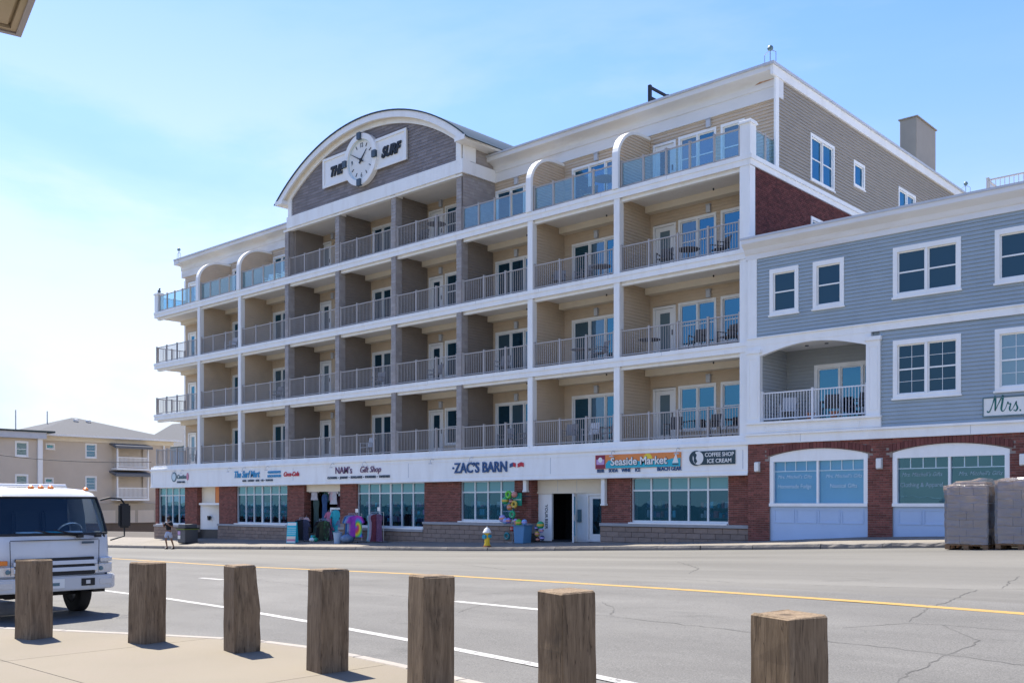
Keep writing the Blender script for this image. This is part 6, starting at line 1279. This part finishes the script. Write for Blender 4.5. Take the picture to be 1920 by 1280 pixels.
def ptable(fi, b, x, y, m, r=.42, h=.7):
    z = FL[fi]+.012; t = thing('patio_table', f'{CN[m]} round patio table on the {NTH[fi]} floor balcony {BAYN[b]}', 'table', (x, y, z), 0, 'patio tables on the hotel balconies')
    part('table_top', MB().lathe([(.001,h),(r,h),(r,h-.03),(.001,h-.03)], (x, y, z), 20), M[m], t); part('pedestal', MB().lathe([(.03,0),(.03,h-.03)], (x, y, z), 10), M[m], t); part('foot', MB().lathe([(.25,0),(.25,.02),(.03,.06)], (x, y, z), 14), M[m], t)
for k, x in enumerate((-47.3, -46.35, -45.4)): chair(3, 2, x, 31.3, (20, -10, 15)[k], 'chairwhite', (', left of three', ', middle of three', ', right of three')[k])
chair(2, 7, -26.1, 31.2, 30, 'chairgrey', ', left of a pair'); chair(2, 7, -24.9, 31.3, -20, 'chairgrey', ', right of a pair'); ptable(2, 7, -24.0, 31.3, 'chairgrey')
chair(2, 8, -20.9, 31.2, 15, 'chairdark', ', beside the table'); ptable(2, 8, -20.0, 31.4, 'chairdark'); chair(2, 8, -18.6, 31.3, -30, 'chairdark', ', at the far right')
ptable(1, 8, -21.6, 31.2, 'chairdark'); chair(1, 8, -19.6, 31.4, 10, 'chairdark', ', left of a pair'); chair(1, 8, -18.3, 31.3, -15, 'chairdark', ', right of a pair')
chair(0, 8, -20.6, 31.3, 10, 'chairdark', ', left of three'); chair(0, 8, -19.0, 31.3, -10, 'chairdark', ', middle of three'); chair(0, 8, -17.9, 31.2, -35, 'chairdark', ', right of three')
chair(0, 7, -25.6, 31.3, 20, 'chairgrey', ', left of three'); chair(0, 7, -24.6, 31.4, 0, 'chairwhite', ', the white one'); chair(0, 7, -23.6, 31.3, -20, 'chairgrey', ', right of three')
ptable(1, 7, -25.0, 31.3, 'chairgrey'); chair(1, 7, -24.0, 31.2, -25, 'chairgrey'); chair(1, 6, -29.4, 31.3, 10, 'chairgrey'); chair(0, 6, -29.2, 31.3, 10, 'chairgrey', ', left of a pair'); chair(0, 6, -28.0, 31.3, -20, 'chairgrey', ', right of a pair')
chair(3, 5, -34.3, 31.0, 20, 'chairdark', ', beside the table'); ptable(3, 5, -33.4, 31.1, 'chairdark', .45, .95); chair(3, 7, -24.6, 31.3, 10, 'chairdark', ', left of the table'); ptable(3, 7, -23.7, 31.2, 'chairdark', .5, .9)
chair(1, 5, -33.6, 31.2, -10, 'chairgrey'); chair(1, 2, -46.5, 31.2, 0, 'chairgrey'); chair(1, 4, -37.6, 31.1, 10, 'chairgrey'); chair(2, 1, -50.9, 31.1, 0, 'chairwhite'); chair(0, 4, -38.4, 31.1, 0, 'chairwhite'); chair(0, 0, -55.0, 31.2, 20, 'chairgrey')
# blue building's balcony
M['terracotta'] = pmat('terracotta', (.45,.17,.08), .8); M['leaf'] = pmat('leaf_green', (.06,.11,.03), .7, rnd=.3)
for x, lab in ((-14.75, 'left'), (-13.95, 'right')):
    z = 4.325; y = YA+.35; t = thing('flower_pot', f'terracotta flower pot on the blue building balcony, {lab} of two', 'flower pot', (x, y, z), 0, 'flower pots on the blue building balcony')
    part('pot', MB().lathe([(.001,0),(.09,0),(.13,.2),(.15,.2),(.15,.25),(.12,.25),(.12,.21),(.001,.21)], (x, y, z), 16), M['terracotta'], t, smooth=True)
    for k in range(9): a = k*2.4; part('leaf', MB().prism([(0, 0), (.05, .08), (0, .2), (-.05, .08)], -.002, .002, 'Y'), M['leaf'], t).matrix_local = Matrix.Translation((.03*math.cos(a), .03*math.sin(a), .2)) @ Matrix.Rotation(a, 4, 'Z') @ Matrix.Rotation(.5, 4, 'X')
for k, (x, rot, m, lab) in enumerate(((-15.9, 20, 'chairwhite', 'low white patio chair at the left of the blue building balcony'), (-13.4, -15, 'chairdark', 'dark wicker patio chair at the right of the blue building balcony'), (-14.4, 10, 'chairdark', 'dark wicker patio chair behind the two flower pots'))):
    o = copy_tree(protos[m]); o.location = (x, YA+1.05, 4.325); o.rotation_euler = (0, 0, R_(rot)); tag(o, lab, 'chair', 'patio chairs on the blue building balcony')
t = thing('gull_ornament', 'small dark bird figure on the left end newel of the top deck', 'ornament', (-58.2, 30.5, 14.75)); part('body', MB().ball((-58.2, 30.5, 14.88), .1, 10, 6, 1.3), M['ink'], t, smooth=True); part('head', MB().ball((-58.14, 30.5, 15.04), .06, 8, 6), M['ink'], t, smooth=True); part('tail', MB().prism([(-58.26, 14.86), (-58.42, 14.78), (-58.28, 14.8)], 30.47, 30.53, 'Y'), M['ink'], t)

# ------------------------------------------------------------------ person crossing at the kerb
def skinned(name, V, E, m, parent, sub=2):
    me = bpy.data.meshes.new(name); me.from_pydata([v[:3] for v in V], E, []); me.materials.append(m); o = obj(name, me, parent)
    md = o.modifiers.new('skin', 'SKIN'); md.use_smooth_shade = True; o.modifiers.new('sub', 'SUBSURF').levels = sub; o.modifiers['sub'].render_levels = sub
    for i, v in enumerate(V):
        sv = me.skin_vertices[0].data[i]; r = v[3]; sv.radius = (r, v[4] if len(v) > 4 else r); sv.use_root = i == 0
    return o
px0, py0 = -50.0, 26.75; pz0 = zr(px0, py0)+.004
t = thing('person', 'person in black top and pale patterned shorts at the far kerb', 'person', (px0, py0, pz0), R_(205))
M['skin'] = pmat('skin', (.24,.13,.085), .6); M['blackcloth'] = gm('black_top', (.012,.013,.016)); M['shorts'] = gm('pale_shorts', (.42,.46,.56), (.12,.2,.42), 12); M['hair'] = pmat('dark_hair', (.02,.015,.012), .6)
V = [(0,0,.95,.13,.1),(0,0,1.1,.125,.09),(0,.01,1.3,.15,.1),(0,0,1.43,.09,.08),(0,0,1.5,.052),(0,.015,1.58,.07),(0,.02,1.66,.075,.09),
     (.09,0,.9,.085),(.11,.1,.5,.055),(.11,-.02,.1,.035),(.11,.1,.04,.035),(-.09,0,.9,.085),(-.12,-.08,.5,.055),(-.13,-.26,.12,.035),(-.13,-.15,.04,.035),
     (.17,0,1.41,.055),(.27,.02,1.2,.043),(.2,.2,1.3,.034),(.14,.26,1.38,.028),(-.17,0,1.41,.055),(-.27,.02,1.2,.043),(-.2,.2,1.28,.034),(-.14,.26,1.36,.028)]
E_ = [(0,1),(1,2),(2,3),(3,4),(4,5),(5,6),(0,7),(7,8),(8,9),(9,10),(0,11),(11,12),(12,13),(13,14),(3,15),(15,16),(16,17),(17,18),(3,19),(19,20),(20,21),(21,22)]
for base, s in ((18, 1), (22, -1)):
    bx_, by_, bz_ = V[base][:3]
    for k, (dx_, ln) in enumerate(((-.03,.06),(-.012,.085),(.006,.09),(.022,.08),(.045,.045))):
        a = len(V); V += [(bx_-s*.02-s*abs(dx_)*0+dx_, by_+.03+ln*.4, bz_+.03+(.0 if k < 4 else -.03), .0085), (bx_-s*.04+dx_, by_+.03+ln*.5, bz_+.03+ln*.5, .008)]; E_ += [(base, a), (a, a+1)]
body = skinned('body', V, E_, M['skin'], t)
skinned('shirt', [(0,0,.98,.165,.125),(0,0,1.12,.155,.115),(0,.01,1.3,.175,.125),(0,0,1.43,.12,.1),(.18,0,1.41,.075),(.25,.015,1.26,.062),(-.18,0,1.41,.075),(-.25,.015,1.26,.062)], [(0,1),(1,2),(2,3),(3,4),(4,5),(3,6),(6,7)], M['blackcloth'], t)
skinned('shorts', [(0,0,.98,.15,.12),(0,0,.9,.15,.12),(.1,.02,.8,.105),(.115,.08,.58,.1),(-.1,-.01,.8,.105),(-.12,-.06,.58,.1)], [(0,1),(1,2),(2,3),(1,4),(4,5)], M['shorts'], t)
lpart('hair', MB().lathe([(.098,-.06),(.104,.0),(.098,.05),(.06,.095),(.001,.105)], (0, .005, 1.67), 14), M['hair'], t, smooth=True)
for y in (.095,): lpart('face', MB().ball((0, .1, 1.62), .018, 8, 6), M['skin'], t)
for x, y in ((.11, .04), (-.13, -.2)): lpart('shoe', MB().prism([(-.1, 0), (.15, 0), (.16, .04), (.05, .09), (-.1, .1)], x-.045, x+.045, 'X'), M['plastic'], t, bevel=.02).location = (0, y, 0)
lpart('shoulder_strap', MB().tube([(.15, .1, 1.46), (0, .13, 1.42), (-.2, .05, 1.5), (-.1, -.1, 1.46)], .03, 6), pmat('grey_strap', (.3,.3,.3), .7), t)

# ------------------------------------------------------------------ shelter roof corner over the camera, beach and sea
M['fasciatan'] = mat('weathered_cream_fascia', (.4,.34,.26), .6, .1, 2, dirt=(.3,.27,.15,.5), dscale=3); M['soffitbrown'] = mat('brown_soffit_boards', (.12,.075,.05), .7, .2, 3, stretch=(1,8,1)); M['drip'] = mat('metal_drip_edge', (.35,.34,.38), .4, .1, metal=.4)
sh = thing('shelter_roof', 'corner of a timber shelter roof with cream fascia at the top left', 'shelter', (-5.77, 2.2, 0), R_(-13)); x0, x1, y0, y1, zz = 0, 8, -7.2, 0, 4.2
lpart('soffit', MB().box(x0+.42, x1-.42, y0+.42, y1-.42, zz+.14, zz+.18), M['soffitbrown'], sh)
for a in ((x0+.06, x1-.06, y1-.42, y1-.06), (x0+.06, x1-.06, y0+.06, y0+.42), (x0+.06, x0+.42, y0+.42, y1-.42), (x1-.42, x1-.06, y0+.42, y1-.42)): lpart('soffit_frame', MB().box(*a, zz+.03, zz+.3), M['fasciatan'], sh, bevel=.02)
for a in ((x0+.03, x1-.03, y1-.06, y1-.03), (x0+.03, x1-.03, y0+.03, y0+.06), (x0+.03, x0+.06, y0+.06, y1-.06), (x1-.06, x1-.03, y0+.06, y1-.06)): lpart('fascia', MB().box(*a, zz+.02, zz+.3), M['fasciatan'], sh)
lpart('drip_edge', MB().ring([(x0, y0), (x1, y0), (x1, y1), (x0, y1)], [(x0+.03, y0+.03), (x1-.03, y0+.03), (x1-.03, y1-.03), (x0+.03, y1-.03)], zz+.01, zz+.32, 'Z'), M['drip'], sh)
mb = MB(); mb.v = [(x0, y0, zz+.33), (x1, y0, zz+.33), (x1, y1, zz+.33), (x0, y1, zz+.33), (x0+3.0, -3.6, zz+1.6), (x1-3.0, -3.6, zz+1.6)]; mb.f = [(0,1,5,4),(1,2,5),(2,3,4,5),(3,0,4),(3,2,1,0)]; lpart('roof', mb, M['shingle_roof'], sh)
for px_, py_ in ((.5, -1.2), (7.4, -.7), (.5, -6.6), (7.4, -6.6)): lpart('post', MB().box(px_-.1, px_+.1, py_-.1, py_+.1, 0, zz+.1), M['wood'], sh)
struct('beach', MB().quad((-400,-60,-2.3),(400,-60,-2.3),(400,-18.2,-.3),(-400,-18.2,-.3)), mat('beach_sand', (.3,.25,.18), .95, .1, .5, bump=.3, bscale=6))
M['water'] = mat('sea_water', (.01,.05,.07), .6, .15, .05, bump=.25, bscale=.6, spec=.1); struct('sea', MB().quad((-1700,-1700,-2.2),(1700,-1700,-2.2),(1700,-58,-2.2),(-1700,-58,-2.2)), M['water'])
